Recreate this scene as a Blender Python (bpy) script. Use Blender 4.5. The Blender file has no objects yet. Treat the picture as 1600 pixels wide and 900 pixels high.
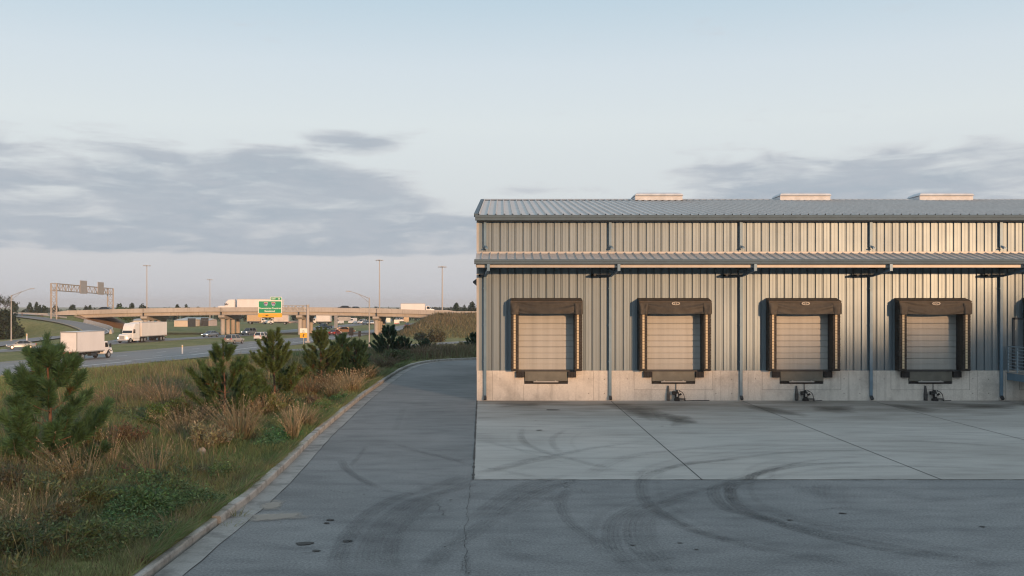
import bpy, math, random
import numpy as np
from mathutils import Vector, Matrix
R = math.radians
rng = np.random.default_rng(7)
random.seed(7)
C = bpy.context.scene.collection
SC = bpy.context.scene
F0 = 1555.0      # focal length in photo pixels
CAMZ = 3.9
SUN_AZ = 27.0    # the sun stands behind the camera, this far round to its right side
SUN_EL = 6.6
SUN_DIR = Vector((math.sin(R(SUN_AZ))*math.cos(R(SUN_EL)), -math.cos(R(SUN_AZ))*math.cos(R(SUN_EL)), math.sin(R(SUN_EL))))

def gp(px, py, z=0.0):
    D = F0*(CAMZ-z)/(py-478.0)
    return ((px-783.0)/F0*D, D)
def atD(px, D):
    return (px-783.0)/F0*D
def zat(py, D):
    return CAMZ-(py-478.0)/F0*D

# ------------------------------------------------------------------ helpers
class MB:
    def __init__(s):
        s.v=[]; s.f=[]; s.m=[]
    def add(s, vs, fs, mi=0):
        o=len(s.v); s.v.extend([tuple(p) for p in vs])
        for f in fs:
            s.f.append(tuple(o+i for i in f)); s.m.append(mi)
        return s
    def box(s, x0,x1,y0,y1,z0,z1, mi=0):
        return s.add([(x0,y0,z0),(x1,y0,z0),(x1,y1,z0),(x0,y1,z0),(x0,y0,z1),(x1,y0,z1),(x1,y1,z1),(x0,y1,z1)],
              [(0,3,2,1),(4,5,6,7),(0,1,5,4),(1,2,6,5),(2,3,7,6),(3,0,4,7)], mi)
    def bar(s, p, q, r, n=6, r2=None, mi=0, cap=True):
        p=Vector(p); q=Vector(q); d=(q-p)
        if d.length<1e-6: return s
        d.normalize(); a=d.orthogonal().normalized(); b=d.cross(a)
        r2 = r if r2 is None else r2
        vs=[]
        for c,rr in ((p,r),(q,r2)):
            for i in range(n):
                t=2*math.pi*(i+.5)/n
                vs.append(c+a*math.cos(t)*rr+b*math.sin(t)*rr)
        fs=[(i,(i+1)%n,n+(i+1)%n,n+i) for i in range(n)]
        if cap: fs += [tuple(range(n-1,-1,-1)), tuple(range(n,2*n))]
        return s.add(vs,fs,mi)
    def beam(s, p, q, w, h, mi=0):          # square section bar
        p=Vector(p); q=Vector(q); d=(q-p).normalized()
        up=Vector((0,0,1)) if abs(d.z)<.95 else Vector((0,1,0))
        a=d.cross(up).normalized(); b=a.cross(d)
        vs=[]
        for c in (p,q):
            for sx,sy in ((-1,-1),(1,-1),(1,1),(-1,1)):
                vs.append(c+a*sx*w/2+b*sy*h/2)
        return s.add(vs,[(0,1,5,4),(1,2,6,5),(2,3,7,6),(3,0,4,7),(3,2,1,0),(4,5,6,7)],mi)
    def tube(s, pts, rs, n=6, mi=0):
        pts=[Vector(p) for p in pts]; rings=[]
        for i,p in enumerate(pts):
            d=(pts[min(i+1,len(pts)-1)]-pts[max(i-1,0)]).normalized()
            a=d.orthogonal().normalized() if i==0 else (a-d*a.dot(d)).normalized()
            b=d.cross(a); r=rs[i] if hasattr(rs,'__len__') else rs
            rings.append([p+a*math.cos(2*math.pi*k/n)*r+b*math.sin(2*math.pi*k/n)*r for k in range(n)])
        vs=[v for ring in rings for v in ring]; fs=[]
        for i in range(len(pts)-1):
            for k in range(n):
                fs.append((i*n+k,i*n+(k+1)%n,(i+1)*n+(k+1)%n,(i+1)*n+k))
        fs += [tuple(range(n-1,-1,-1)), tuple((len(pts)-1)*n+k for k in range(n))]
        return s.add(vs,fs,mi)
    def loft(s, loops, mi=0, caps=True):
        n=len(loops[0]); vs=[p for l in loops for p in l]; fs=[]
        for i in range(len(loops)-1):
            for k in range(n):
                fs.append((i*n+k,i*n+(k+1)%n,(i+1)*n+(k+1)%n,(i+1)*n+k))
        if caps: fs += [tuple(range(n-1,-1,-1)), tuple((len(loops)-1)*n+k for k in range(n))]
        return s.add(vs,fs,mi)
    def extrude_x(s, prof, x0, x1, mi=0):   # prof: closed (y,z) outline
        return s.loft([[(x0,y,z) for y,z in prof],[(x1,y,z) for y,z in prof]],mi)
    def build(s, name, mats, parent=None, smooth=False, bevel=0.0):
        me=bpy.data.meshes.new(name); me.from_pydata(s.v,[],s.f)
        if not isinstance(mats,(list,tuple)): mats=[mats]
        for m in mats: me.materials.append(m)
        if len(mats)>1: me.polygons.foreach_set('material_index', s.m)
        if smooth: me.polygons.foreach_set('use_smooth',[True]*len(me.polygons))
        me.update()
        import bmesh
        bm=bmesh.new(); bm.from_mesh(me); bmesh.ops.recalc_face_normals(bm, faces=bm.faces); bm.to_mesh(me); bm.free()
        o=bpy.data.objects.new(name,me); C.objects.link(o)
        if parent: o.parent=parent
        if bevel>0:
            md=o.modifiers.new('edge','BEVEL'); md.width=bevel; md.segments=1; md.limit_method='ANGLE'
        return o

def tag(o, label=None, cat=None, group=None, kind=None):
    if label: o['label']=label
    if cat: o['category']=cat
    if group: o['group']=group
    if kind: o['kind']=kind
    return o
def thing(name, label, cat, loc=(0,0,0), rz=0.0, group=None):
    o=bpy.data.objects.new(name,None); C.objects.link(o); o.empty_display_size=.3
    o.location=loc; o.rotation_euler=(0,0,rz)
    return tag(o,label,cat,group)
def copy_tree(o, parent=None):
    c=o.copy(); C.objects.link(c)
    if parent: c.parent=parent
    for ch in list(o.children): copy_tree(ch,c)
    return c
def np_mesh(name, V, F, mats, col=None, parent=None, smooth=False):
    V=np.asarray(V,dtype=np.float32); F=np.asarray(F,dtype=np.int32); k=F.shape[1]
    me=bpy.data.meshes.new(name)
    me.vertices.add(len(V)); me.vertices.foreach_set('co',V.ravel())
    me.loops.add(F.size); me.loops.foreach_set('vertex_index',F.ravel())
    me.polygons.add(len(F)); me.polygons.foreach_set('loop_start',np.arange(0,F.size,k,dtype=np.int32))
    if smooth: me.polygons.foreach_set('use_smooth',np.ones(len(F),dtype=bool))
    me.update(calc_edges=True); me.validate()
    if col is not None:
        at=me.color_attributes.new('col','FLOAT_COLOR','POINT')
        c4=np.ones((len(V),4),dtype=np.float32); c4[:,:3]=col; at.data.foreach_set('color',c4.ravel())
    if not isinstance(mats,(list,tuple)): mats=[mats]
    for m in mats: me.materials.append(m)
    o=bpy.data.objects.new(name,me); C.objects.link(o)
    if parent: o.parent=parent
    return o

# ------------------------------------------------------------------ materials
def newmat(name):
    m=bpy.data.materials.new(name); m.use_nodes=True
    nt=m.node_tree; b=nt.nodes['Principled BSDF']; return m,nt,b
def N(nt,t,**kw):
    n=nt.nodes.new(t)
    for k,v in kw.items(): setattr(n,k,v)
    return n
def noise(nt, scale, detail=4, vec=None, rough=.55, stretch=None):
    tc=N(nt,'ShaderNodeTexCoord'); v=tc.outputs['Object']
    if stretch:
        mp=N(nt,'ShaderNodeMapping'); mp.inputs['Scale'].default_value=stretch
        nt.links.new(v,mp.inputs[0]); v=mp.outputs[0]
    n=N(nt,'ShaderNodeTexNoise'); n.inputs['Scale'].default_value=scale; n.inputs['Detail'].default_value=detail
    n.inputs['Roughness'].default_value=rough
    nt.links.new(v,n.inputs['Vector']); return n.outputs['Fac']
def ramp(nt, fac, stops):
    r=N(nt,'ShaderNodeValToRGB'); e=r.color_ramp.elements
    while len(e)<len(stops): e.new(.5)
    for i,(p,c) in enumerate(stops):
        e[i].position=p; e[i].color=(*c,1) if len(c)==3 else c
    nt.links.new(fac,r.inputs[0]); return r.outputs[0]
def mixc(nt, fac, a, b, mode='MIX'):
    m=N(nt,'ShaderNodeMix',data_type='RGBA',blend_type=mode)
    for sock,val in ((m.inputs[0],fac),(m.inputs[6],a),(m.inputs[7],b)):
        if isinstance(val,(int,float)): sock.default_value=val
        elif isinstance(val,tuple): sock.default_value=(*val,1)
        else: nt.links.new(val,sock)
    return m.outputs[2]
def mth(nt, op, a, b=None, c=None, clamp=False):
    m=N(nt,'ShaderNodeMath',operation=op); m.use_clamp=clamp
    for i,val in enumerate((a,b,c)):
        if val is None: continue
        if isinstance(val,(int,float)): m.inputs[i].default_value=val
        else: nt.links.new(val,m.inputs[i])
    return m.outputs[0]
def bump(nt, b, h, strength=.3, dist=.02):
    bp=N(nt,'ShaderNodeBump'); bp.inputs['Strength'].default_value=strength; bp.inputs['Distance'].default_value=dist
    nt.links.new(h,bp.inputs['Height']); nt.links.new(bp.outputs[0],b.inputs['Normal'])
def simple(name, col, rough=.6, metal=0.0, var=.12, scale=3.0, spec=.5, stretch=None):
    m,nt,b=newmat(name)
    n=noise(nt,scale,5,stretch=stretch)
    lo=tuple(max(0,c*(1-var)) for c in col); hi=tuple(min(1,c*(1+var)) for c in col)
    nt.links.new(ramp(nt,n,[(.3,lo),(.7,hi)]),b.inputs['Base Color'])
    b.inputs['Roughness'].default_value=rough; b.inputs['Metallic'].default_value=metal
    b.inputs['Specular IOR Level'].default_value=spec
    return m
def emissive(name, col, s):
    m,nt,b=newmat(name); b.inputs['Base Color'].default_value=(*col,1)
    b.inputs['Emission Color'].default_value=(*col,1); b.inputs['Emission Strength'].default_value=s; return m
def glass_dark(name, col=(.02,.025,.03)):
    m,nt,b=newmat(name); b.inputs['Base Color'].default_value=(*col,1); b.inputs['Roughness'].default_value=.06
    b.inputs['Specular IOR Level'].default_value=.6; return m
def veg(name, rough=.75, trans=.3):
    m,nt,b=newmat(name); out=nt.nodes['Material Output']
    at=N(nt,'ShaderNodeAttribute',attribute_name='col')
    nt.links.new(at.outputs['Color'],b.inputs['Base Color']); b.inputs['Roughness'].default_value=rough
    b.inputs['Specular IOR Level'].default_value=.25
    tr=N(nt,'ShaderNodeBsdfTranslucent'); nt.links.new(at.outputs['Color'],tr.inputs[0])
    mx=N(nt,'ShaderNodeMixShader'); mx.inputs[0].default_value=trans
    nt.links.new(b.outputs[0],mx.inputs[1]); nt.links.new(tr.outputs[0],mx.inputs[2]); nt.links.new(mx.outputs[0],out.inputs[0])
    return m
def concrete(name, base, dark, scale=.6, streak=True, bmp=.25):
    m,nt,b=newmat(name)
    big=noise(nt,scale,6,rough=.62); fine=noise(nt,28,3)
    col=ramp(nt,big,[(.28,dark),(.5,base),(.78,tuple(min(1,c*1.12) for c in base))])
    if streak:
        st=noise(nt,2.2,5,stretch=(1.6,1.6,.12))
        col=mixc(nt,ramp(nt,st,[(.52,(0,0,0)),(.72,(.6,.6,.6))]),col,tuple(c*.55 for c in base))
    sp=ramp(nt,fine,[(.3,(.86,.86,.86)),(.7,(1.08,1.08,1.08))])
    col=mixc(nt,1.0,col,sp,'MULTIPLY')
    nt.links.new(col,b.inputs['Base Color']); b.inputs['Roughness'].default_value=.85
    bump(nt,b,fine,bmp,.01)
    return m

M={}
M['needle']=veg('pine_needles',.6,.2); M['leaf']=veg('leaves',.7,.3); M['grass']=veg('grass_blades',.75,.35)
M['bark']=simple('pine_bark',(.13,.075,.05),.9,0,.4,9)
M['barkgrey']=simple('grey_bark',(.10,.08,.065),.9,0,.3,6)
M['found']=concrete('foundation_concrete',(.63,.61,.565),(.40,.385,.355),.9)
M['foundline']=simple('form_joint',(.22,.20,.18),.9)
M['bridgecon']=concrete('bridge_concrete',(.45,.42,.38),(.36,.335,.30),.12,True)
M['steelgrey']=simple('galvanised_steel',(.42,.41,.39),.5,.2,.1,1.5)
M['polegrey']=simple('pole_grey',(.40,.38,.36),.5,.2,.08,.5)
M['black']=simple('black_rubber',(.018,.018,.02),.75,0,.3,8)
M['darkmetal']=simple('dark_metal',(.05,.055,.06),.5,.3,.2,5)
M['tyre']=simple('tyre_rubber',(.02,.02,.021),.8,0,.2,6)
M['rim']=simple('wheel_rim',(.45,.45,.46),.35,.6,.1,4)
M['glass']=glass_dark('car_glass')
M['headlight']=emissive('headlight_lamp',(1,.93,.82),2.2)
M['headoff']=simple('headlight_glass',(.75,.77,.8),.15)
M['taillight']=simple('tail_lamp',(.55,.02,.02),.25)
M['white']=simple('white_paint',(.78,.77,.75),.4,0,.05,1.2)
M['boxwhite']=simple('box_panel_white',(.74,.73,.72),.45,0,.06,.7,stretch=(1,1,.3))
M['boxorange']=simple('box_panel_orange',(.58,.43,.27),.5); M['boxpink']=simple('box_panel_pale',(.66,.58,.54),.5,0,.2,.3)
M['signgreen']=simple('sign_green',(.02,.30,.14),.45,0,.05,1)
M['signyellow']=simple('sign_yellow',(.85,.45,.03),.45,0,.05,1)
M['signwhite']=simple('sign_white',(.80,.84,.76),.45,0,.05,1)
M['signback']=simple('sign_back',(.40,.36,.32),.55,.2,.1,1)
M['signblue']=simple('sign_blue',(.05,.12,.40),.45); M['signred']=simple('sign_red',(.55,.04,.04),.45)
M['paintwhite']=simple('road_paint_white',(.70,.70,.67),.7,0,.2,1.5)
M['paintyellow']=simple('road_paint_yellow',(.62,.42,.10),.7,0,.2,1.5)

def make_roadmat(name, base, var=.2):
    m,nt,b=newmat(name)
    big=noise(nt,.05,5,stretch=(1,.25,1)); fine=noise(nt,9,2)
    lo=tuple(c*(1-var) for c in base); hi=tuple(c*(1+var) for c in base)
    col=ramp(nt,big,[(.3,lo),(.7,hi)])
    col=mixc(nt,1.0,col,ramp(nt,fine,[(.3,(.88,.88,.88)),(.7,(1.1,1.1,1.1))]),'MULTIPLY')
    nt.links.new(col,b.inputs['Base Color']); b.inputs['Roughness'].default_value=.85; return m
M['highway']=make_roadmat('highway_asphalt',(.20,.195,.19))

def yard_asphalt():
    m,nt,b=newmat('worn_asphalt')
    big=noise(nt,.16,6,rough=.6); mid=noise(nt,1.1,5,stretch=(.7,1.6,1)); fine=noise(nt,24,3,rough=.7); spk=noise(nt,60,1)
    col=ramp(nt,big,[(.3,(.135,.140,.140)),(.5,(.178,.182,.181)),(.72,(.222,.223,.219))])
    col=mixc(nt,1.0,col,ramp(nt,mid,[(.3,(.76,.76,.77)),(.5,(1,1,1)),(.7,(1.13,1.13,1.12))]),'MULTIPLY')
    col=mixc(nt,1.0,col,ramp(nt,fine,[(.30,(.62,.62,.63)),(.5,(1,1,1)),(.70,(1.4,1.39,1.37))]),'MULTIPLY')
    col=mixc(nt,ramp(nt,spk,[(.66,(0,0,0)),(.74,(.55,.55,.55))]),col,(.30,.29,.28))
    nt.links.new(col,b.inputs['Base Color']); b.inputs['Roughness'].default_value=.82
    b.inputs['Specular IOR Level'].default_value=.35
    bump(nt,b,fine,.35,.01); return m
M['asphalt']=yard_asphalt()
def apron_mat():
    m,nt,b=newmat('apron_concrete')
    big=noise(nt,.22,6,stretch=(.55,1.3,1),rough=.62); mid=noise(nt,1.5,6,stretch=(.4,1.5,1)); fine=noise(nt,45,2)
    col=ramp(nt,big,[(.26,(.27,.256,.232)),(.48,(.36,.345,.317)),(.75,(.43,.414,.384))])
    col=mixc(nt,1.0,col,ramp(nt,mid,[(.3,(.80,.80,.80)),(.5,(1,1,1)),(.72,(1.1,1.1,1.1))]),'MULTIPLY')
    # oil and damp staining near the dock wall, under where trucks stand
    tc=N(nt,'ShaderNodeTexCoord'); sx=N(nt,'ShaderNodeSeparateXYZ'); nt.links.new(tc.outputs['Object'],sx.inputs[0])
    near=N(nt,'ShaderNodeMapRange'); near.inputs[1].default_value=32.0; near.inputs[2].default_value=39.5; nt.links.new(sx.outputs['Y'],near.inputs[0])
    st=noise(nt,.55,5,stretch=(.5,1.1,1))
    stm=ramp(nt,st,[(.38,(0,0,0)),(.60,(.66,.66,.66))])
    fac=mth(nt,'MULTIPLY',stm,near.outputs[0])
    col=mixc(nt,fac,col,(.12,.103,.082))
    col=mixc(nt,1.0,col,ramp(nt,fine,[(.3,(.9,.9,.9)),(.7,(1.08,1.08,1.08))]),'MULTIPLY')
    nt.links.new(col,b.inputs['Base Color']); b.inputs['Roughness'].default_value=.75
    bump(nt,b,fine,.15,.005); return m
M['apron']=apron_mat()
M['joint']=simple('joint_sealant',(.045,.043,.04),.9)
M['gutterpan']=concrete('gutter_pan_concrete',(.30,.29,.27),(.10,.095,.09),1.3,True)
M['kerb']=concrete('kerb_concrete',(.40,.375,.34),(.17,.155,.135),2.4,False,.7)

def wall_metal(name, base, metal=.35, rough=.42):
    m,nt,b=newmat(name)
    a=noise(nt,1.3,4,stretch=(3.2,3.2,.05)); g=noise(nt,.35,3)
    col=ramp(nt,a,[(.3,tuple(c*.88 for c in base)),(.7,tuple(c*1.1 for c in base))])
    dirt=noise(nt,3.5,5,stretch=(2.5,2.5,.25))
    col=mixc(nt,ramp(nt,dirt,[(.58,(0,0,0)),(.8,(.35,.35,.35))]),col,tuple(c*.6 for c in base))
    nt.links.new(col,b.inputs['Base Color']); b.inputs['Metallic'].default_value=metal
    rr=N(nt,'ShaderNodeMapRange'); rr.inputs[3].default_value=rough-.06; rr.inputs[4].default_value=rough+.12
    nt.links.new(g,rr.inputs[0]); nt.links.new(rr.outputs[0],b.inputs['Roughness'])
    bump(nt,b,noise(nt,2.0,2,stretch=(1.2,1.2,.5)),.12,.02)
    return m
M['wall']=wall_metal('ribbed_wall_steel',(.20,.255,.293),.62,.45)
M['roof']=wall_metal('standing_seam_roof',(.52,.50,.48),.3,.5)
M['gutter']=simple('gutter_steel',(.10,.145,.18),.75,0,.08,2,.2)
M['spout']=simple('downspout_blue_grey',(.14,.23,.31),.45,.2,.12,3)
M['trim']=simple('trim_light',(.40,.40,.39),.5,.2,.08,2)
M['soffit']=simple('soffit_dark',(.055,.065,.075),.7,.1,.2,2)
M['door']=wall_metal('dock_door_steel',(.37,.385,.375),.05,.5)
M['curtain']=simple('shelter_fabric',(.028,.027,.023),.6,0,.35,7)
M['pad']=simple('shelter_pad',(.030,.027,.023),.7,0,.35,9)
M['brow']=simple('shelter_brow',(.07,.06,.05),.6,.1,.25,5)
M['leveler']=simple('leveler_steel',(.135,.14,.125),.55,.35,.2,2.5)
M['logo']=simple('curtain_logo',(.62,.58,.5),.7)
def guide_mat():
    m,nt,b=newmat('guide_strip'); tc=N(nt,'ShaderNodeTexCoord'); s=N(nt,'ShaderNodeSeparateXYZ'); nt.links.new(tc.outputs['Object'],s.inputs[0])
    w=mth(nt,'FRACT',mth(nt,'MULTIPLY',s.outputs['Z'],9.0)); g=mth(nt,'GREATER_THAN',w,.16)
    col=mixc(nt,g,(.10,.08,.05),(.55,.46,.31)); nt.links.new(col,b.inputs['Base Color']); b.inputs['Roughness'].default_value=.6; return m
M['guide']=guide_mat()

# ------------------------------------------------------------------ world, sun, camera
def build_world():
    w=bpy.data.worlds.new('World'); SC.world=w; w.use_nodes=True; nt=w.node_tree
    bg=nt.nodes['Background']
    sky=N(nt,'ShaderNodeTexSky',sky_type='NISHITA'); sky.sun_disc=False
    sky.sun_elevation=R(SUN_EL); sky.sun_rotation=R(180-SUN_AZ); sky.air_density=1.0; sky.dust_density=1.2; sky.ozone_density=1.5
    tc=N(nt,'ShaderNodeTexCoord'); nrm=N(nt,'ShaderNodeVectorMath',operation='NORMALIZE'); nt.links.new(tc.outputs['Generated'],nrm.inputs[0])
    s=N(nt,'ShaderNodeSeparateXYZ'); nt.links.new(nrm.outputs[0],s.inputs[0])
    el=mth(nt,'MULTIPLY',mth(nt,'ARCSINE',s.outputs['Z']),180/math.pi)
    az=mth(nt,'MULTIPLY',mth(nt,'ARCTAN2',s.outputs['X'],s.outputs['Y']),180/math.pi)
    # air brightness by height above the horizon (thin high overcast over the clear sky)
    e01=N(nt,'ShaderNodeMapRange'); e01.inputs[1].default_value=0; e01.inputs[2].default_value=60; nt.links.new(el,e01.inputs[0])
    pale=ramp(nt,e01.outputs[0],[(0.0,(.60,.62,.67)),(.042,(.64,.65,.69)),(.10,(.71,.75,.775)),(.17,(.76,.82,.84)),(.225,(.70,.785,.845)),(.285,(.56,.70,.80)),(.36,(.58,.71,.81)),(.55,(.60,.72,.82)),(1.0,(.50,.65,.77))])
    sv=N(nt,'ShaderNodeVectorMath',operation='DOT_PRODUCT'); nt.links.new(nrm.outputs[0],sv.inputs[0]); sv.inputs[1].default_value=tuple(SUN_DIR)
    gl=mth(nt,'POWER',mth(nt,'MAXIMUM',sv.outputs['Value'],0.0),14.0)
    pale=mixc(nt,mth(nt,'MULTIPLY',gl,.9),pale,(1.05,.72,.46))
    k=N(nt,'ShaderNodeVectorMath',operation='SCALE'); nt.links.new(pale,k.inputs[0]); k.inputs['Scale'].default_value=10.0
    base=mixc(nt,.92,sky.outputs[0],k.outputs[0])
    # cloud noise on the dome, stretched along the horizon
    cv=N(nt,'ShaderNodeCombineXYZ'); nt.links.new(mth(nt,'MULTIPLY',az,.085),cv.inputs[0]); nt.links.new(mth(nt,'MULTIPLY',el,.42),cv.inputs[1])
    def nz(scale,det,off,dist=0.0):
        mp=N(nt,'ShaderNodeMapping'); mp.inputs['Location'].default_value=off; nt.links.new(cv.outputs[0],mp.inputs[0])
        n=N(nt,'ShaderNodeTexNoise'); n.inputs['Scale'].default_value=scale; n.inputs['Detail'].default_value=det; n.inputs['Roughness'].default_value=.55
        n.inputs['Distortion'].default_value=dist
        nt.links.new(mp.outputs[0],n.inputs['Vector']); return n.outputs['Fac']
    n1=nz(1.55,8,(3.1,1.7,0),.6); n2=nz(3.6,7,(8.3,4.2,0),.5)
    nn=mth(nt,'ADD',mth(nt,'MULTIPLY',n1,.74),mth(nt,'MULTIPLY',n2,.64))
    def sm(x,a,b):
        r=N(nt,'ShaderNodeMapRange',interpolation_type='SMOOTHSTEP'); r.inputs[1].default_value=a; r.inputs[2].default_value=b
        r.inputs[3].default_value=0; r.inputs[4].default_value=1; nt.links.new(x,r.inputs[0]); return r.outputs[0]
    def inv(x): return mth(nt,'SUBTRACT',1.0,x)
    def mul(*xs):
        o=xs[0]
        for x in xs[1:]: o=mth(nt,'MULTIPLY',o,x)
        return o
    def blob(a0,e0,wa,we):
        da=mth(nt,'DIVIDE',mth(nt,'SUBTRACT',az,a0),wa); de=mth(nt,'DIVIDE',mth(nt,'SUBTRACT',el,e0),we)
        q=mth(nt,'ADD',mth(nt,'MULTIPLY',da,da),mth(nt,'MULTIPLY',de,de)); return mth(nt,'EXPONENT',mth(nt,'MULTIPLY',q,-1.0))
    # the long bank: flat base near 2.9 degrees up, ragged top
    # top edge sinks towards its right-hand end: full height at az -25..-10, low by az 0
    toph=N(nt,'ShaderNodeMapRange',interpolation_type='SMOOTHSTEP'); toph.inputs[1].default_value=-13; toph.inputs[2].default_value=1.5
    toph.inputs[3].default_value=9.4; toph.inputs[4].default_value=6.0; nt.links.new(az,toph.inputs[0])
    rel=mth(nt,'SUBTRACT',toph.outputs[0],el)
    body=mul(sm(rel,-1.2,2.0),sm(el,2.5,3.1),inv(sm(az,1,8)))
    rbank=mul(sm(az,4,14),inv(sm(el,6.6,10.2)),sm(el,1.5,3))
    wisp=mth(nt,'MAXIMUM',mth(nt,'MULTIPLY',blob(-8.4,9.2,4.2,.95),1.05),mth(nt,'MULTIPLY',blob(1.5,6.6,4.5,.5),.6))
    low=mth(nt,'MULTIPLY',mul(sm(el,.9,1.6),inv(sm(el,1.9,2.7))),.35)
    back=mul(sm(el,3,5),inv(sm(el,9,16)),mth(nt,'GREATER_THAN',mth(nt,'ABSOLUTE',az),40))
    veil=mth(nt,'MULTIPLY',mul(sm(el,9,11),inv(sm(el,12,22))),.14)
    mask=mth(nt,'MAXIMUM',mth(nt,'MAXIMUM',mth(nt,'MULTIPLY',body,.98),mth(nt,'MULTIPLY',rbank,1.02)),mth(nt,'MAXIMUM',wisp,mth(nt,'MAXIMUM',low,mth(nt,'MAXIMUM',mth(nt,'MULTIPLY',back,.6),veil))))
    dens=sm(mth(nt,'ADD',nn,mth(nt,'MULTIPLY',mask,.50)),.85,1.24)
    # tone inside the cloud: bluish grey, mauve where thin
    ctone=ramp(nt,n2,[(.36,(.37,.44,.515)),(.64,(.52,.55,.60))])
    thin=ramp(nt,dens,[(0.0,(.72,.68,.69)),(.5,(.55,.565,.605)),(1.0,(.38,.445,.515))])
    ccol=mixc(nt,.5,ctone,thin)
    ks=N(nt,'ShaderNodeVectorMath',operation='SCALE'); nt.links.new(ccol,ks.inputs[0]); ks.inputs['Scale'].default_value=10.0
    col=mixc(nt,mth(nt,'MULTIPLY',dens,.92),base,ks.outputs[0])
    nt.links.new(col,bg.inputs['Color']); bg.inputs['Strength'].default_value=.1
build_world()
sd=bpy.data.lights.new('sun','SUN'); sd.energy=SUN_E=4.0; sd.angle=R(1.5); sd.color=(1.0,.56,.29)
so=bpy.data.objects.new('sun',sd); C.objects.link(so); so.rotation_euler=(-SUN_DIR).to_track_quat('-Z','Y').to_euler(); so.location=(40,-60,40)
cam=bpy.data.cameras.new('camera'); cam.lens=36*F0/1600; cam.sensor_width=36; cam.sensor_fit='HORIZONTAL'
cam.shift_x=17/1600; cam.shift_y=28/1600; cam.clip_end=9000; cam.clip_start=.1
co=bpy.data.objects.new('camera',cam); C.objects.link(co); co.location=(0,0,CAMZ); co.rotation_euler=(R(90),0,0); SC.camera=co
SC.view_settings.view_transform='Standard'; SC.view_settings.look='None'; SC.view_settings.exposure=0; SC.view_settings.gamma=1
SC.cycles.use_denoising=True; SC.cycles.denoising_prefilter='ACCURATE'; SC.cycles.denoising_input_passes='RGB_ALBEDO_NORMAL'; SC.cycles.filter_width=1.15; SC.cycles.max_bounces=6; SC.cycles.transparent_max_bounces=12
SC.cycles.use_adaptive_sampling=False; SC.cycles.sample_clamp_indirect=4.0

# ------------------------------------------------------------------ terrain
KERB=[(-5.02,-40),(-5.02,-28),(-5.02,-16),(-5.02,-4),(-5.02,5),(-5.02,12),(-5.02,17.9),(-5.03,20.5),(-5.22,25),(-5.5,30),(-5.85,41),(-5.98,50),(-6.0,58),(-5.9,62),(-5.55,66),(-4.7,69.2),(-3.2,71.3),(-1.2,72.4),(3,73),(8,73.2),(16,73.4),(28,73.5),(44,73.6)]
YARD=np.array(KERB+[(44,-40)])
def sstep(x,a,b):
    t=np.clip((x-a)/(b-a),0,1); return t*t*(3-2*t)
def seg_dist(px,py,pts,closed=False):
    best=np.full(px.shape,1e9); bt=np.zeros(px.shape); acc=0
    n=len(pts)
    for i in range(n if closed else n-1):
        ax,ay=pts[i][:2]; bx,by=pts[(i+1)%n][:2]; dx,dy=bx-ax,by-ay; L2=dx*dx+dy*dy
        t=np.clip(((px-ax)*dx+(py-ay)*dy)/L2,0,1); d=np.hypot(px-ax-t*dx,py-ay-t*dy)
        u=d<best; best=np.where(u,d,best); bt=np.where(u,i+t,bt)
    return best,bt
def inside(px,py,poly):
    c=np.zeros(px.shape,bool); n=len(poly); j=n-1
    for i in range(n):
        xi,yi=poly[i]; xj,yj=poly[j]
        with np.errstate(divide='ignore',invalid='ignore'):
            hit=((yi>py)!=(yj>py))&(px<(xj-xi)*(py-yi)/(yj-yi)+xi)
        c^=hit; j=i
    return c
RAMP=[]
for px_,py_,D_ in [(-420,485,255),(-200,487,253),(-60,489.5,250),(25,494,246),(70,498.5,242),(110,504.5,236.5),(138,512,229),(149,518,220),(136,523,212.5),(90,526.5,206),(40,532,192),(0,537.5,183),(-70,547,168)]:
    RAMP.append((atD(px_,D_),D_,zat(py_,D_)))
def smooth_path(pts, n=8):
    pts=[np.array(p,float) for p in pts]; out=[]
    for i in range(len(pts)-1):
        p0=pts[max(i-1,0)];p1=pts[i];p2=pts[i+1];p3=pts[min(i+2,len(pts)-1)]
        for k in range(n):
            t=k/n; out.append(.5*((2*p1)+(-p0+p2)*t+(2*p0-5*p1+4*p2-p3)*t*t+(-p0+3*p1-3*p2+p3)*t**3))
    out.append(pts[-1]); return np.array(out)
RAMPS=smooth_path(RAMP,6)
LOW=-3.5
def terrain(x,y):
    x=np.asarray(x,float); y=np.asarray(y,float)
    d,_=seg_dist(x,y,YARD,True); ins=inside(x,y,YARD)
    d=np.where(ins,0,d)
    z=.10+(LOW-.10)*sstep(d,5.5,62)
    z=z+.05*np.sin(x*.9+1.3*np.sin(y*.31))*sstep(d,1,4)*(1-sstep(d,30,60))
    # embankments of the overpass
    def emb(top,ex,ey):
        return top-np.sqrt(ex*ex+ey*ey)
    exL=np.maximum(x+109,0)*.5; eyL=np.maximum(252-y,0)*.40+np.maximum(y-277,0)*.45
    exR=np.maximum(-16.5-x,0)*.5; eyR=np.maximum(252-y,0)*.185+np.maximum(y-277,0)*.4
    z=np.maximum(z,emb(1.75,exL,eyL)); z=np.maximum(z,emb(1.65,exR,eyR))
    rd,rt=seg_dist(x,y,RAMPS[:,:2]); i=np.clip(rt.astype(int),0,len(RAMPS)-2); f=rt-i
    rz=RAMPS[i,2]*(1-f)+RAMPS[i+1,2]*f
    w=1-sstep(rd,4.6,17); z=z*(1-w)+(rz-.16)*w
    z=np.where(ins,-.08,z)
    # far ground falls away gently behind the woods
    return z
def tz(x,y): return float(terrain(np.array([x]),np.array([y]))[0])
xs=np.concatenate([[-4000,-2500,-1500,-900,-600,-450],np.arange(-360,-190,8),np.arange(-190,40,1.25),np.arange(40,120,6),[150,220,400,800,1600,3000]])
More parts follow.
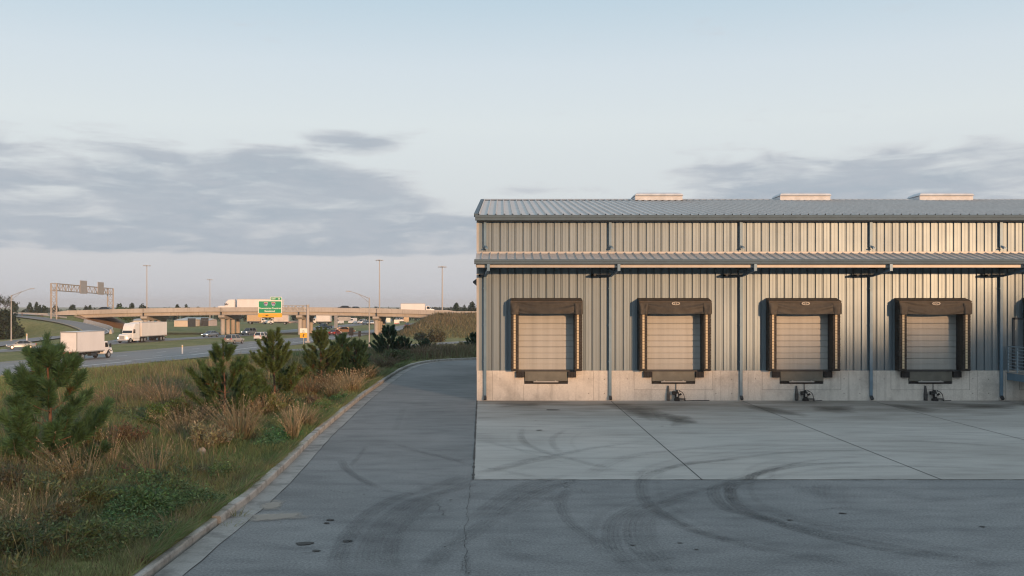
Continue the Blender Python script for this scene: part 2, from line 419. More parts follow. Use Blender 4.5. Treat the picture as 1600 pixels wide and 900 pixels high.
ys=np.concatenate([[-500,-250,-120,-60,-30],np.arange(-10,320,1.25),np.arange(320,480,6),[500,540,600,700,900,1300,2000,3200,5500]])
gx,gy=np.meshgrid(xs,ys); gz=terrain(gx,gy)
_d,_=seg_dist(gx,gy,YARD,True); gz=np.where(_d<1.6,np.minimum(gz,-.08),gz)
V=np.stack([gx.ravel(),gy.ravel(),gz.ravel()],1); nx,ny=len(xs),len(ys)
idx=np.arange(nx*ny).reshape(ny,nx)
Fq=np.stack([idx[:-1,:-1].ravel(),idx[:-1,1:].ravel(),idx[1:,1:].ravel(),idx[1:,:-1].ravel()],1)
def ground_mat():
    m,nt,b=newmat('mown_grass_ground')
    big=noise(nt,.035,6,rough=.65); mid=noise(nt,.25,6,stretch=(1,.45,1),rough=.65); fine=noise(nt,2.6,4)
    col=ramp(nt,big,[(.3,(.14,.155,.06)),(.5,(.20,.195,.085)),(.7,(.27,.235,.12))])
    col=mixc(nt,.55,col,ramp(nt,mid,[(.3,(.095,.135,.05)),(.5,(.20,.20,.085)),(.72,(.31,.255,.145))]))
    col=mixc(nt,1.0,col,ramp(nt,fine,[(.3,(.68,.68,.66)),(.7,(1.28,1.26,1.2))]),'MULTIPLY')
    tc=N(nt,'ShaderNodeTexCoord'); sx=N(nt,'ShaderNodeSeparateXYZ'); nt.links.new(tc.outputs['Object'],sx.inputs[0])
    def mr(o,a,b_):
        r=N(nt,'ShaderNodeMapRange',interpolation_type='SMOOTHSTEP'); r.inputs[1].default_value=a; r.inputs[2].default_value=b_; nt.links.new(o,r.inputs[0]); return r.outputs[0]
    hill=mth(nt,'MULTIPLY',mth(nt,'MULTIPLY',mr(sx.outputs['X'],-31,-22),mr(sx.outputs['Y'],212,224)),mr(sx.outputs['Z'],-3.5,-2.2))
    col=mixc(nt,mth(nt,'MULTIPLY',hill,.45),col,ramp(nt,mid,[(.3,(.10,.085,.045)),(.55,(.19,.145,.085)),(.75,(.25,.19,.12))]))
    nt.links.new(col,b.inputs['Base Color']); b.inputs['Roughness'].default_value=.95; b.inputs['Specular IOR Level'].default_value=.1
    bump(nt,b,noise(nt,1.2,5),.9,.25); return m
g=np_mesh('ground',V,Fq,ground_mat(),smooth=True); tag(g,kind='structure')

_k=smooth_path([(*p,0) for p in KERB],10)[:,:2]; _t=np.gradient(_k,axis=0); _t/=np.linalg.norm(_t,axis=1,keepdims=True); _n=np.column_stack([-_t[:,1],_t[:,0]])
_r=[]
for _o in (.16,.6,1.2,1.9,2.6,3.4):
    _q=_k+_n*_o; _r.append(np.column_stack([_q,terrain(_q[:,0],_q[:,1])+(.012 if _o<3 else -.05)]))
_m=len(_k); _F=[(k*_m+i,k*_m+i+1,(k+1)*_m+i+1,(k+1)*_m+i) for k in range(5) for i in range(_m-1)]
tag(np_mesh('verge_ground',np.concatenate(_r),np.array(_F),g.data.materials[0],smooth=True),kind='structure')
# ------------------------------------------------------------------ yard surfaces
def strip(name, L, Rr, mat, z=None, off=.05, kind='structure', n=6, sub=3, loop=False):
    """ribbon between two edge polylines lying on the ground"""
    L=smooth_path([(*p[:2],0) for p in L],n)[:,:2]; Rr=smooth_path([(*p[:2],0) for p in Rr],n)[:,:2]
    rows=[]
    for k in range(sub+1):
        t=k/sub; P=L*(1-t)+Rr*t
        zz=terrain(P[:,0],P[:,1])+off if z is None else np.full(len(P),z)
        rows.append(np.column_stack([P,zz]))
    V=np.concatenate(rows); n_=len(L); F=[]
    for k in range(sub):
        for i in range(n_-1):
            F.append((k*n_+i,k*n_+i+1,(k+1)*n_+i+1,(k+1)*n_+i))
    return np_mesh(name,V,np.array(F),mat)
# asphalt of the drive and the yard: one sheet, tyre marks and oil spots lie on it as thin worn films
def track_mat():
    m,nt,b=newmat('tyre_rubber_marks'); out=nt.nodes['Material Output']
    at=N(nt,'ShaderNodeAttribute',attribute_name='col'); s=N(nt,'ShaderNodeSeparateColor'); nt.links.new(at.outputs['Color'],s.inputs[0])
    u=s.outputs[0]; st=s.outputs[1]; end=s.outputs[2]
    edge=mth(nt,'MULTIPLY',mth(nt,'MULTIPLY',u,mth(nt,'SUBTRACT',1.0,u)),4.0)
    pair=mth(nt,'POWER',mth(nt,'ABSOLUTE',mth(nt,'SINE',mth(nt,'MULTIPLY',u,4*math.pi))),2.2)
    edge=mth(nt,'MULTIPLY',mth(nt,'POWER',edge,.5),mth(nt,'ADD',mth(nt,'MULTIPLY',pair,.5),.5))
    tread=mth(nt,'ADD',.56,mth(nt,'MULTIPLY',mth(nt,'SINE',mth(nt,'MULTIPLY',u,60)),.14))
    n=noise(nt,2.6,6); n2=noise(nt,30,4,rough=.75)
    wear=ramp(nt,n,[(.28,(.42,.42,.42)),(.60,(1,1,1))]); w2=ramp(nt,n2,[(.36,(.15,.15,.15)),(.6,(1.15,1.15,1.15))])
    a=edge
    for q in (tread,wear,w2,st,end): a=mth(nt,'MULTIPLY',a,q)
    b.inputs['Base Color'].default_value=(.022,.023,.025,1); b.inputs['Roughness'].default_value=.8
    tr=N(nt,'ShaderNodeBsdfTransparent'); mx=N(nt,'ShaderNodeMixShader'); nt.links.new(a,mx.inputs[0])
    nt.links.new(tr.outputs[0],mx.inputs[1]); nt.links.new(b.outputs[0],mx.inputs[2]); nt.links.new(mx.outputs[0],out.inputs[0]); return m
def crop(ox,oy,pts,k=3.214): return [(ox+x/k,oy+y/k) for x,y in pts]
c6=lambda p: crop(740,620,p); c7=lambda p: crop(1170,620,p); c8=lambda p: crop(340,620,p)
TR=[ # polyline on the photo's ground, width m, strength
 (c7([(1000,345),(600,332),(300,345),(100,375),(0,408)])+c6([(1300,432),(1222,448),(1203,485),(1232,535),(1295,575)])+c7([(0,592),(200,658),(500,733),(900,803),(1382,858)]),.36,.85),
 (c7([(1382,300),(900,280),(500,273),(200,282),(0,302)])+c6([(1200,325),(1050,345),(900,387),(848,430),(850,500),(905,570),(1050,652),(1200,702),(1382,752)])+c7([(150,778),(400,828),(700,884)]),.36,.62),
 (c7([(450,330),(200,345),(40,385)])+c6([(1382,428),(1310,445),(1288,485),(1312,535),(1382,580)])+c7([(250,655),(550,718),(900,783),(1382,848)]),.34,.9),
 (c6([(1100,500),(990,530),(880,572),(820,605),(797,665),(815,740),(900,830),(1010,900)]),.42,.6),
 (c6([(1382,430),(1150,470),(950,525),(790,572),(712,622),(688,685),(703,762),(775,842),(870,900)]),.40,.72),
 (c6([(500,425),(447,515),(448,572),(493,642),(592,717),(690,768)]),.30,.5),
 (c6([(0,625),(150,505),(300,432),(430,412)]),.5,.62),
 (c6([(120,605),(250,522),(400,452),(520,418)]),.5,.7),
 (c6([(220,590),(330,530),(470,490)]),.4,.4),
 (c6([(0,395),(120,362),(270,322),(430,292),(620,257),(850,227)]),.42,.42),
 (c6([(90,376),(300,327),(440,302)]),.36,.45),
 (c6([(250,160),(237,200),(270,245),(390,290),(450,305),(600,345),(700,368)]),.30,.55),
 (c6([(470,165),(402,205),(397,240),(440,290)]),.26,.5),
 (c6([(560,408),(700,327),(900,282),(1382,237)]),.5,.36),
 (c6([(760,400),(900,375),(1150,330),(1382,318)]),.4,.4),
 (c7([(0,225),(400,218),(900,228),(1382,262)]),.45,.36),
 (c7([(0,180),(500,175),(1000,190),(1382,210)]),.4,.3),
 (c7([(300,360),(800,352),(1382,372)]),.4,.28),
 (c6([(0,345),(150,375),(330,412)]),.3,.3),
 (c6([(60,225),(200,262),(390,292)]),.3,.35),
 (c6([(900,570),(1000,610),(1150,690),(1382,735)]),.3,.4),
 (c7([(370,440),(365,480),(380,520)]),.5,.45),
 (c7([(270,450),(300,490)]),.6,.35),
 (c8([(622,320),(642,362),(702,407),(815,463)]),.26,1.0),
 (c8([(820,470),(900,485),(1000,490)]),.2,.5),
 (c8([(595,900),(612,800),(662,692),(762,592),(900,512),(1060,470),(1280,385)]),.42,.62),
 (c8([(742,895),(747,790),(792,690),(882,592),(1000,520),(1200,462),(1290,430)]),.42,.66),
 (c8([(885,895),(857,790),(892,682),(1000,575),(1110,505)]),.42,.55),
 (c8([(745,250),(712,300),(662,357)]),.16,.55),
 (c8([(870,235),(1050,285),(1250,330)]),.28,.45),
 (c8([(900,260),(1100,300),(1270,345)]),.24,.4),
 (c8([(1040,895),(1130,790),(1280,690),(1380,620)]),.5,.5),
 (c8([(1000,460),(1130,450),(1280,395)]),.8,.5),
 (c8([(890,180),(910,120),(940,50)]),.3,.3),
 (c8([(700,45),(900,35),(1200,30)]),.18,.45),
 (c8([(520,240),(600,237),(670,222)]),.16,.4),
 (c8([(1255,900),(1258,800)]),.12,.6),
 (c7([(700,480),(900,520),(1100,512),(1382,500)]),.4,.3),
 (c7([(0,870),(300,800),(500,850)]),.4,.2),
 (c6([(0,850),(100,890)]),.6,.4), (c6([(100,700),(170,780),(300,830)]),.5,.35),
]
_rs=random.Random(5); _ex=[]
for pts,wd,st in TR:
    for q in range(1 if len(pts)<5 else 2):
        dx=_rs.uniform(-34,34); dy=_rs.uniform(-9,12); sc_=_rs.uniform(.93,1.06)
        p2=[(740+(x-740)*sc_+dx,max(634,y+dy)) for x,y in pts]
        p2=[(x,y) for x,y in p2 if x>(430 if y>740 else 560)]
        if len(p2)>2: _ex.append((p2,wd*_rs.uniform(.5,.9),st*_rs.uniform(.3,.5)))
TR=TR+_ex
TR=[(p,w*.82,min(1.0,st*.84)) for p,w,st in TR]
def ribbons(TR,z0):
    Vs=[];Fs=[];Cs=[];o=0
    for j,(pts,wd,st) in enumerate(TR):
        P=np.array([gp(*p) for p in pts]); P=smooth_path([(*p,0) for p in P],8)[:,:2]
        T=np.gradient(P,axis=0); T/=np.maximum(np.linalg.norm(T,axis=1,keepdims=True),1e-6); Nn=np.column_stack([-T[:,1],T[:,0]])
        n=len(P); tt=np.linspace(0,1,n); e=np.minimum(1,np.minimum(tt,1-tt)*6+.02)
        for k in range(5):
            u=k/4; Q=P+Nn*(u-.5)*wd*1.05
            Vs.append(np.column_stack([Q,np.full(n,z0+j*.0004)])); Cs.append(np.column_stack([np.full(n,u),np.full(n,st),e]))
        for k in range(4):
            for i in range(n-1): Fs.append((o+k*n+i,o+k*n+i+1,o+(k+1)*n+i+1,o+(k+1)*n+i))
        o+=5*n
    return np.concatenate(Vs),np.array(Fs),np.concatenate(Cs)
# yard asphalt as a ruled sheet following the kerb
kp=smooth_path([(*p,0) for p in KERB],6)[:,:2]
APX0=-.98
mb=MB()
yl=[(float(x)-.0,float(y)) for x,y in kp]
asph=MB()
n=len(yl)
asph.add([(x,y,0) for x,y in yl]+[(44,y,0) for x,y in yl],[(i,i+1,n+i+1,n+i) for i in range(n-2)])
ya=asph.build('yard_asphalt',M['asphalt']); tag(ya,kind='structure')
ap=MB(); ap.add([(-.62,22.3,.006),(44,22.3,.006),(44,40.99,.006),(-.99,40.99,.006)],[(0,1,2,3)])
apo=ap.build('dock_apron',[M['apron'],M['joint']]); tag(apo,kind='structure')
jm=MB()
for X in (4.5,9.87,15.2,20.6,25.9):
    jm.add([(X-.014,22.3,.010),(X+.014,22.3,.010),(X+.014,40.9,.010),(X-.014,40.9,.010)],[(0,1,2,3)])
jm.add([(-.8,34.6,.0105),(4.4,34.6,.0105),(4.4,34.63,.0105),(-.8,34.63,.0105)],[(0,1,2,3)])
def ragged(p,q,w,k=60):
    p=Vector((*p,0));q=Vector((*q,0));d=(q-p).normalized();nn=Vector((-d.y,d.x,0));vs=[]
    for i in range(k+1):
        c=p.lerp(q,i/k); a=w*random.uniform(.15,1.0)
        vs+= [c+nn*a*.6,c-nn*a]
    return [(v.x,v.y,.0108) for v in vs],[(2*i,2*i+2,2*i+3,2*i+1) for i in range(k)]
jm.add(*ragged((-.62,22.3),(44,22.3),.030,260)); jm.add(*ragged((-.99,40.9),(-.62,22.3),.05,160))
tag(jm.build('apron_joint',M['joint']),kind='structure')
Vr,Fr,Cr=ribbons(TR,.014)
def cracks():
    mb=MB(); rr=random.Random(9)
    def crack(p,q,wd,n=40,j=.05):
        p=Vector((*gp(*p),0)); q=Vector((*gp(*q),0)); d=(q-p); nn=Vector((-d.y,d.x,0)).normalized(); off=0; vs=[]
        for i in range(n+1):
            off+=rr.uniform(-j,j)*.6; off*=.93; c=p.lerp(q,i/n)+nn*off; w=wd*rr.uniform(.3,1.2)*min(1,min(i,n-i)/4+.25); vs+=[(c.x+nn.x*w,c.y+nn.y*w,.0119),(c.x-nn.x*w,c.y-nn.y*w,.0119)]
        mb.add(vs,[(2*i,2*i+2,2*i+3,2*i+1) for i in range(n)])
    for p,q,w in (((737,752),(731,900),.005),((685,786),(695,808),.008),((732,868),(731,900),.005),((505,765),(560,772),.006),((560,633),(735,629),.010),((700,668),(738,672),.008),((470,865),(500,862),.007),((880,760),(930,772),.006),((620,720),(690,712),.006),((600,660),(690,664),.005),((1250,800),(1330,792),.006),((960,880),(1060,874),.006),((690,700),(735,698),.008),((1420,860),(1500,872),.006)):
        crack(p,q,w,44,.06)
    tag(mb.build('pavement_crack',M['joint']),kind='structure')
cracks()
tag(np_mesh('tyre_track',Vr,Fr,track_mat(),col=Cr),kind='structure')
# oil spots and a sandy patch on the drive
sp=MB()
def spot(px,py,wpx,z=.012,asp=1.0,mi=0,n=22):
    x,y=gp(px,py); k=y/F0; rx=wpx*k/2; ry=rx*asp; ph=random.uniform(0,6)
    vs=[(x+rx*math.cos(t)*(1+.16*math.sin(3*t+ph)),y+ry*math.sin(t)*(1+.2*math.sin(2*t+ph)),z) for t in [2*math.pi*i/n for i in range(n)]]
    sp.add(vs,[tuple(range(n))],mi)
for x,y,w_,a_ in [(437,739,88,.75),(495,775,42,.9),(565,620,40,1),(548,636,30,1.1),(650,727,50,1.0),(234,748,10,1),(830,695,8,1),(1140,755,12,1),(1170,520,15,1),(317,636,9,1),(735,493,10,1),(1040,570,8,1),(1262,887,12,1)]:
    spot(340+x/3.214,620+y/3.214,w_/3.214,.0121,a_)
for x,y,w_ in [(1035,736,26),(1118,769,26),(470,587,40),(205,621,28),(1172,654,32),(128,589,14),(165,658,12),(798,748,30)]:
    cx=(1170 if x in (470,205,1172) else 740)+x/3.214; spot(cx,620+y/3.214,w_/3.214,.0122,.6)
for x,y,w_ in [(396,67,70),(330,169,34),(946,149,16),(312,122,9)]: spot(740+x/3.214,620+y/3.214,w_/3.214,.0123,.8)
spo=sp.build('oil_spot',M['joint']); tag(spo,kind='structure')
def film(name,col,lo,hi,sc,mx_=1.0):
    m,nt,b=newmat(name); out=nt.nodes['Material Output']; at=N(nt,'ShaderNodeAttribute',attribute_name='col'); sp_=N(nt,'ShaderNodeSeparateColor'); nt.links.new(at.outputs['Color'],sp_.inputs[0])
    a=ramp(nt,mth(nt,'ADD',mth(nt,'MULTIPLY',noise(nt,sc,6,rough=.65),.9),mth(nt,'MULTIPLY',sp_.outputs[0],.55)),[(lo,(0,0,0)),(hi,(mx_,mx_,mx_))])
    b.inputs['Base Color'].default_value=(*col,1); b.inputs['Roughness'].default_value=.85; tr=N(nt,'ShaderNodeBsdfTransparent'); mx=N(nt,'ShaderNodeMixShader'); nt.links.new(a,mx.inputs[0]); nt.links.new(tr.outputs[0],mx.inputs[1]); nt.links.new(b.outputs[0],mx.inputs[2]); nt.links.new(mx.outputs[0],out.inputs[0]); return m
M['sand']=film('washed_sand',(.36,.32,.27),.55,.85,2.2,.7); M['oil']=film('oil_stain',(.10,.088,.07),.54,1.2,.7,.55)
def film_patch(name,pts,z,mat):
    g0=np.array([gp(*p) for p in pts]); c=g0.mean(0); n=len(pts); V=[(*c,z)]; Cv=[(1,1,1)]
    for f_,v_ in ((.45,.75),(.9,.3),(1.5,-.35)):
        for q in g0: V.append((*(c+(q-c)*f_),z)); Cv.append((v_,)*3)
    F=[(0,1+i,1+(i+1)%n,1+(i+1)%n) for i in range(n)]
    me=bpy.data.meshes.new(name); fs=[(0,1+i,1+(i+1)%n) for i in range(n)]+[(1+k*n+i,1+(k+1)*n+i,1+(k+1)*n+(i+1)%n,1+k*n+(i+1)%n) for k in range(2) for i in range(n)]
    me.from_pydata([tuple(map(float,v)) for v in V],[],fs); at=me.color_attributes.new('col','FLOAT_COLOR','POINT'); at.data.foreach_set('color',np.column_stack([np.array(Cv),np.ones(len(Cv))]).astype(np.float32).ravel()); me.materials.append(mat); o=bpy.data.objects.new(name,me); C.objects.link(o); tag(o,kind='structure')
for i_,pts in enumerate(([(940,629),(1000,632),(1050,645),(1075,660),(1020,660),(985,648),(950,636)],[(1030,646),(1080,650),(1090,662),(1050,666)],[(1150,629),(1200,636),(1255,645),(1270,654),(1210,648),(1165,637)],[(1255,634),(1330,634),(1340,646),(1280,645)],[(1365,629),(1410,632),(1465,640),(1455,646),(1400,639)],[(770,630),(840,630),(850,636),(780,637)],[(1480,630),(1590,632),(1590,640),(1490,640)])):
    film_patch('oil_stain',pts,.0124+i_*.0003,M['oil'])
film_patch('sand_patch',[(372,806),(400,803),(440,801),(470,802),(488,806),(480,811),(455,814),(420,816),(385,817)],.0165,M['sand'])
film_patch('sand_patch',[(408,788),(425,781),(450,782),(444,790),(436,798),(405,800)],.0169,M['sand'])
# gutter pan with a ragged outer edge
Lp=[];Rp=[]
for i in range(len(kp)-1):
    p=kp[i];q=kp[i+1]; d=(q-p)/max(np.linalg.norm(q-p),1e-6); nn=np.array([d[1],-d[0]])
    m_=max(1,int(np.linalg.norm(q-p)/.5))
    for k in range(m_):
        c=p+(q-p)*k/m_; Lp.append(c); Rp.append(c+nn*(.42+random.uniform(-.012,.018)))
vs=[(x,y,.004) for x,y in Lp]+[(x,y,.004) for x,y in Rp]; n=len(Lp)
gpn=MB(); gpn.add(vs,[(i,i+1,n+i+1,n+i) for i in range(n-1)]); tag(gpn.build('gutter_pan',M['gutterpan']),kind='structure')
ed=MB(); vs=[]
for i in range(n):
    x,y=Rp[i]; d=np.array(Rp[min(i+1,n-1)])-np.array(Rp[max(i-1,0)]); d=d/max(np.linalg.norm(d),1e-6); w=random.uniform(.004,.03)
    vs+=[(x,y,.0062),(x+d[1]*w,y-d[0]*w,.0062)]
ed.add(vs,[(2*i,2*i+2,2*i+3,2*i+1) for i in range(n-1)]); tag(ed.build('pan_edge_crack',M['joint']),kind='structure')
# kerbs: the near length has settled and shifted a little where it broke
def kerb(y0,y1,xm,name,dx=0,dz=0):
    P=kp[(kp[:,1]>y0)&(kp[:,1]<y1)&(kp[:,0]<=xm)]; out=[]
    if y1<30: P=np.vstack([P,[-5.02,y1]])
    else: P=np.vstack([[-5.02,y0],P])
    Q=[]
    for i in range(len(P)-1):
        m_=max(1,int(np.linalg.norm(P[i+1]-P[i])/.35))
        for k in range(m_): Q.append(P[i]+(P[i+1]-P[i])*k/m_)
    Q.append(P[-1]); Q=np.array(Q)
    T=np.gradient(Q,axis=0); T/=np.linalg.norm(T,axis=1,keepdims=True); loops=[]
    acc=0
    for i in range(len(Q)):
        if i: acc+=np.linalg.norm(Q[i]-Q[i-1])
        nn=np.array([-T[i,1],T[i,0]]); j=lambda a: random.uniform(-a,a)
        joint = (acc%3.0)<.2
        dd=.02 if joint else 0
        sec=[(-.0,-.06),(-.004+dd+j(.004),.122-dd+j(.006)),(.016+dd+j(.004),.146-dd+j(.005)),(.166-dd,.148-dd+j(.005)),(.182,.13),(.184,-.06)]
        loops.append([(Q[i,0]+nn[0]*a+dx,Q[i,1]+nn[1]*a,h+dz) for a,h in sec])
    mb=MB(); mb.loft(loops); return tag(mb.build(name,M['kerb']),kind='structure')
kerb(3,17.85,0,'kerb',-.07,-.05)
kerb(17.88,80,34,'kerb')

# ------------------------------------------------------------------ warehouse
WY=41.0; WX0=-1.0; WX1=36.0; FZ=1.237; BACK=67.0
DOCKS=[1.85,7.09,12.36,17.66,22.95,28.3]
SPOUTS=[-.66,4.48,9.86,15.2,20.55,25.9,31.2]
wh=thing('warehouse','long blue grey ribbed metal warehouse with four shuttered loading docks on a concrete base','warehouse',(0,0,0))
def rib_profile(x0,x1,pitch,phase=0):
    """outer line of the wall sheet: wide flats, narrow grooves, a small stiffening bead"""
    pts=[]; k=math.floor((x0-phase)/pitch)
    x=phase+k*pitch
    while x<x1:
        for dx,dy in ((0,0),(.105,0),(.112,-.006),(.138,-.006),(.145,0),(pitch-.092,0),(pitch-.058,.055),(pitch-.024,.055),(pitch-.006,0)):
            xx=x+dx
            if x0<=xx<=x1: pts.append((xx,dy))
        x+=pitch
    return [(x0,pts[0][1])]+pts+[(x1,pts[-1][1])]
def wall_sheet(mb, x0,x1,z0,z1,y=WY):
    pr=rib_profile(x0,x1,.3165); n=len(pr)
    mb.add([(x,y+d,z0) for x,d in pr]+[(x,y+d,z1) for x,d in pr],[(i,i+1,n+i+1,n+i) for i in range(n-1)])
w=MB(); x=WX0+.05
for c in DOCKS:
    wall_sheet(w,x,c-1.17,FZ,6.02); wall_sheet(w,c-1.17,c+1.17,3.72,6.02); x=c+1.17
wall_sheet(w,x,WX1,FZ,6.02)
w.build('front_wall',M['wall'],wh)
w=MB(); wall_sheet(w,WX0+.05,WX1,6.14,7.5); w.build('upper_wall',M['wall'],wh)
w=MB(); w.box(WX0,WX0+.03,WY+.03,BACK,FZ,7.5); w.add([(WX0,WY+.03,7.5),(WX0,BACK,7.5),(WX0,(WY+BACK)/2,9.6),(WX0+.03,WY+.03,7.5),(WX0+.03,BACK,7.5),(WX0+.03,(WY+BACK)/2,9.6)],[(0,1,2),(3,5,4)])
w.box(WX0+.03,WX1,BACK-.05,BACK,0,7.5); w.box(WX1,WX1+.03,WY+.03,BACK,0,7.5)
w.build('side_wall',M['wall'],wh)
w=MB(); w.box(WX0-.012,WX0+.075,WY-.03,WY+.07,FZ,6.0); w.box(WX0-.012,WX0+.075,WY-.03,WY+.07,6.14,7.48); w.build('corner_trim',M['trim'],wh)
w=MB(); w.box(WX0,WX1,WY-.06,WY+.10,6.06,6.135); w.build('wall_flashing',M['trim'],wh)
# foundation with a pit under each dock
f=MB(); x=WX0
for c in DOCKS:
    f.box(x,c-.90,WY-.05,WY+.9,0,FZ); f.box(c-.90,c+.90,WY-.05,WY+.9,0,.69); x=c+.90
    f.box(c-.9,c+.9,WY+.70,WY+.9,.69,FZ-.01)
f.box(x,WX1,WY-.05,WY+.9,0,FZ)
f.box(WX0,WX0+.2,WY+.9,BACK,0,FZ)
fo=f.build('foundation',[M['found'],M['foundline']],wh)
jl=MB()
for i,c in enumerate(DOCKS):
    if i==0:
        for xx in (c-1.28,c-.92): jl.box(xx-.006,xx+.006,WY-.053,WY-.045,.02,1.05 if xx<c-1 else .62)
    else:
        z=.44
        jl.box(c-1.62,c+1.62,WY-.053,WY-.045,z,z+.014)
        for sx in (-1.62,1.62): jl.box(c+sx-.007,c+sx+.007,WY-.053,WY-.045,z,FZ-.02)
    for xx in (c+1.95,c-2.2):
        jl.box(xx-.005,xx+.005,WY-.0525,WY-.045,.02,FZ-.02)
    for xx,zz in ((c+1.75,.9),(c+2.4,.88),(c-1.9,.9),(c+1.75,.3),(c+2.4,.3)):   # form-tie holes
        jl.bar((xx,WY-.053,zz),(xx,WY-.04,zz),.022,8)
jl.build('form_joint',M['foundline'],fo)
# roof
EAV_Y=40.62; EAV_Z=7.60; RDG_Y=54.3; RDG_Z=9.66
def seam_roof(name,x0,x1,y0,z0,y1,z1,pitch,h,ww,mat,phase=.1):
    pr=[(x0,0)]; x=x0+phase
    while x<x1-.1:
        pr+=[(x,0),(x+ww*.25,h),(x+ww*.75,h),(x+ww,0)]; x+=pitch
    pr.append((x1,0)); n=len(pr); d=Vector((0,y1-y0,z1-z0)).normalized(); nn=Vector((0,-d.z,d.y)) 
    mb=MB(); mb.add([(x,y0+nn.y*k,z0+nn.z*k) for x,k in pr]+[(x,y1+nn.y*k,z1+nn.z*k) for x,k in pr],[(i,i+1,n+i+1,n+i) for i in range(n-1)])
    mb.add([(x0,y0,z0-.03),(x1,y0,z0-.03),(x1,y1,z1-.03),(x0,y1,z1-.03)],[(0,1,2,3)])
    return mb.build(name,mat,wh)
seam_roof('roof',WX0-.04,WX1,EAV_Y,EAV_Z,RDG_Y,RDG_Z,.345,.065,.065,M['roof'])
b_=MB(); b_.add([(WX0-.04,RDG_Y,RDG_Z),(WX1,RDG_Y,RDG_Z),(WX1,BACK+.3,7.55),(WX0-.04,BACK+.3,7.55)],[(0,1,2,3)]); b_.build('rear_roof',M['roof'],wh)
cp=MB(); cp.extrude_x([(RDG_Y-.22,RDG_Z+.01),(RDG_Y,RDG_Z+.085),(RDG_Y+.22,RDG_Z+.01),(RDG_Y,RDG_Z+.02)],WX0-.05,WX1); cp.build('ridge_cap',M['roof'],wh)
rk=MB(); rk.beam((WX0-.03,EAV_Y,EAV_Z+.0),(WX0-.03,RDG_Y,RDG_Z+.0),.16,.14); rk.beam((WX0-.03,RDG_Y,RDG_Z),(WX0-.03,BACK+.3,7.56),.16,.14); rk.build('rake_trim',M['gutter'],wh)
def gutter(y,z0,z1,name='gutter'):
    g_=MB(); dp=.17
    g_.extrude_x([(y+dp,z0+.02),(y+.05,z0),(y+.015,z0+.02),(y+.015,z0+(z1-z0)*.52),(y,z0+(z1-z0)*.60),(y,z1),(y+.02,z1+.012),(y+.03,z1-.02),(y+dp,z1-.02)],WX0-.06,WX1)
    return g_.build(name,M['gutter'],wh)
gutter(40.52,7.38,7.60); 
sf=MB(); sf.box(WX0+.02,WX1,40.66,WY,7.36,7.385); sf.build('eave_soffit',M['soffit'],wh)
# canopy over the docks
CY=39.20; CZ=5.72
can=seam_roof('canopy_roof',WX0-.02,WX1,CY+.1,CZ+.0,WY-.01,6.07,.345,.045,.045,M['roof'],.22)
gutter(CY-.02,5.545,5.73)
fb=MB(); fb.box(WX0+.02,WX1,CY+.17,CY+.22,5.42,5.56); fb.build('fascia_beam',M['trim'],wh)
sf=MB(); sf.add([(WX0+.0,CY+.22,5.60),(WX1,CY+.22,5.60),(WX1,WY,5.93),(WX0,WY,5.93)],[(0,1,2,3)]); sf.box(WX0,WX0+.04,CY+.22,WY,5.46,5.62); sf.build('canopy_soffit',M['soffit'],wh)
for X in SPOUTS:
    br=MB(); br.box(X-.06,X+.06,CY+.22,WY-.02,5.40,5.58); hw_=.78 if X>0 else .26
    br.box(X-hw_,X-.02,WY-.42,WY-.30,5.11,5.19); br.box(X-hw_,X-hw_+.08,WY-.42,WY-.0,5.11,5.19); br.beam((X-.05,WY-.36,5.15),(X+.02,WY-.06,5.15),.07,.07)
    br.build('canopy_bracket',M['soffit'],wh)
    s_=MB(); s_.box(X-.055,X+.055,WY-.13,WY-.05,6.32 if X>0 else 6.30,7.40); s_.beam((X,WY-.09,6.36),(X+.07,WY-.24,6.27),.10,.075); s_.box(X+.0,X+.13,WY-.32,WY-.2,6.235,6.285)
    s_.build('downspout',M['spout'] ,wh)
    xo=X+.16
    s_=MB(); s_.box(xo-.055,xo+.055,CY-.03,CY+.05,5.28,5.55); s_.beam((xo,CY+.01,5.32),(X,WY-.11,5.12),.095,.08); s_.box(X-.055,X+.055,WY-.15,WY-.07,.16,5.15)
    sp_=s_.build('downspout',M['spout'],wh)
    e=MB(); e.beam((X,WY-.11,.20),(X+.01,WY-.24,.07),.11,.085); e.build('spout_elbow',M['darkmetal'],sp_)
    for zz in (1.6,3.1,4.6): e=MB(); e.box(X-.075,X+.075,WY-.155,WY-.0,zz,zz+.03); e.build('strap',M['spout'],sp_)
# ridge vents
for xa,xb in ((7.22,9.76),(15.02,17.72),(22.52,25.4),(30.4,33.2)):
    v=MB(); z0=RDG_Z+.03
    v.loft([[(xa,RDG_Y-.75,z0-.10),(xa,RDG_Y+.75,z0-.10),(xb,RDG_Y+.75,z0-.10),(xb,RDG_Y-.75,z0-.10)],
            [(xa,RDG_Y-.75,z0+.12),(xa,RDG_Y+.75,z0+.12),(xb,RDG_Y+.75,z0+.12),(xb,RDG_Y-.75,z0+.12)]])
    M['vent']=simple('vent_white',(.52,.56,.60),.6)
    vo=v.build('ridge_vent',M['vent'],wh)
    v=MB(); v.loft([[(xa-.05,RDG_Y-.85,z0+.14),(xa-.05,RDG_Y+.85,z0+.14),(xb+.05,RDG_Y+.85,z0+.14),(xb+.05,RDG_Y-.85,z0+.14)],
            [(xa+.02,RDG_Y-.80,z0+.25),(xa+.02,RDG_Y+.80,z0+.25),(xb-.02,RDG_Y+.80,z0+.25),(xb-.02,RDG_Y-.80,z0+.25)],
            [(xa+.18,RDG_Y-.45,z0+.34),(xa+.18,RDG_Y+.45,z0+.34),(xb-.18,RDG_Y+.45,z0+.34),(xb-.18,RDG_Y-.45,z0+.34)]])
    v.build('vent_cap',M['vent'],vo,bevel=.02)
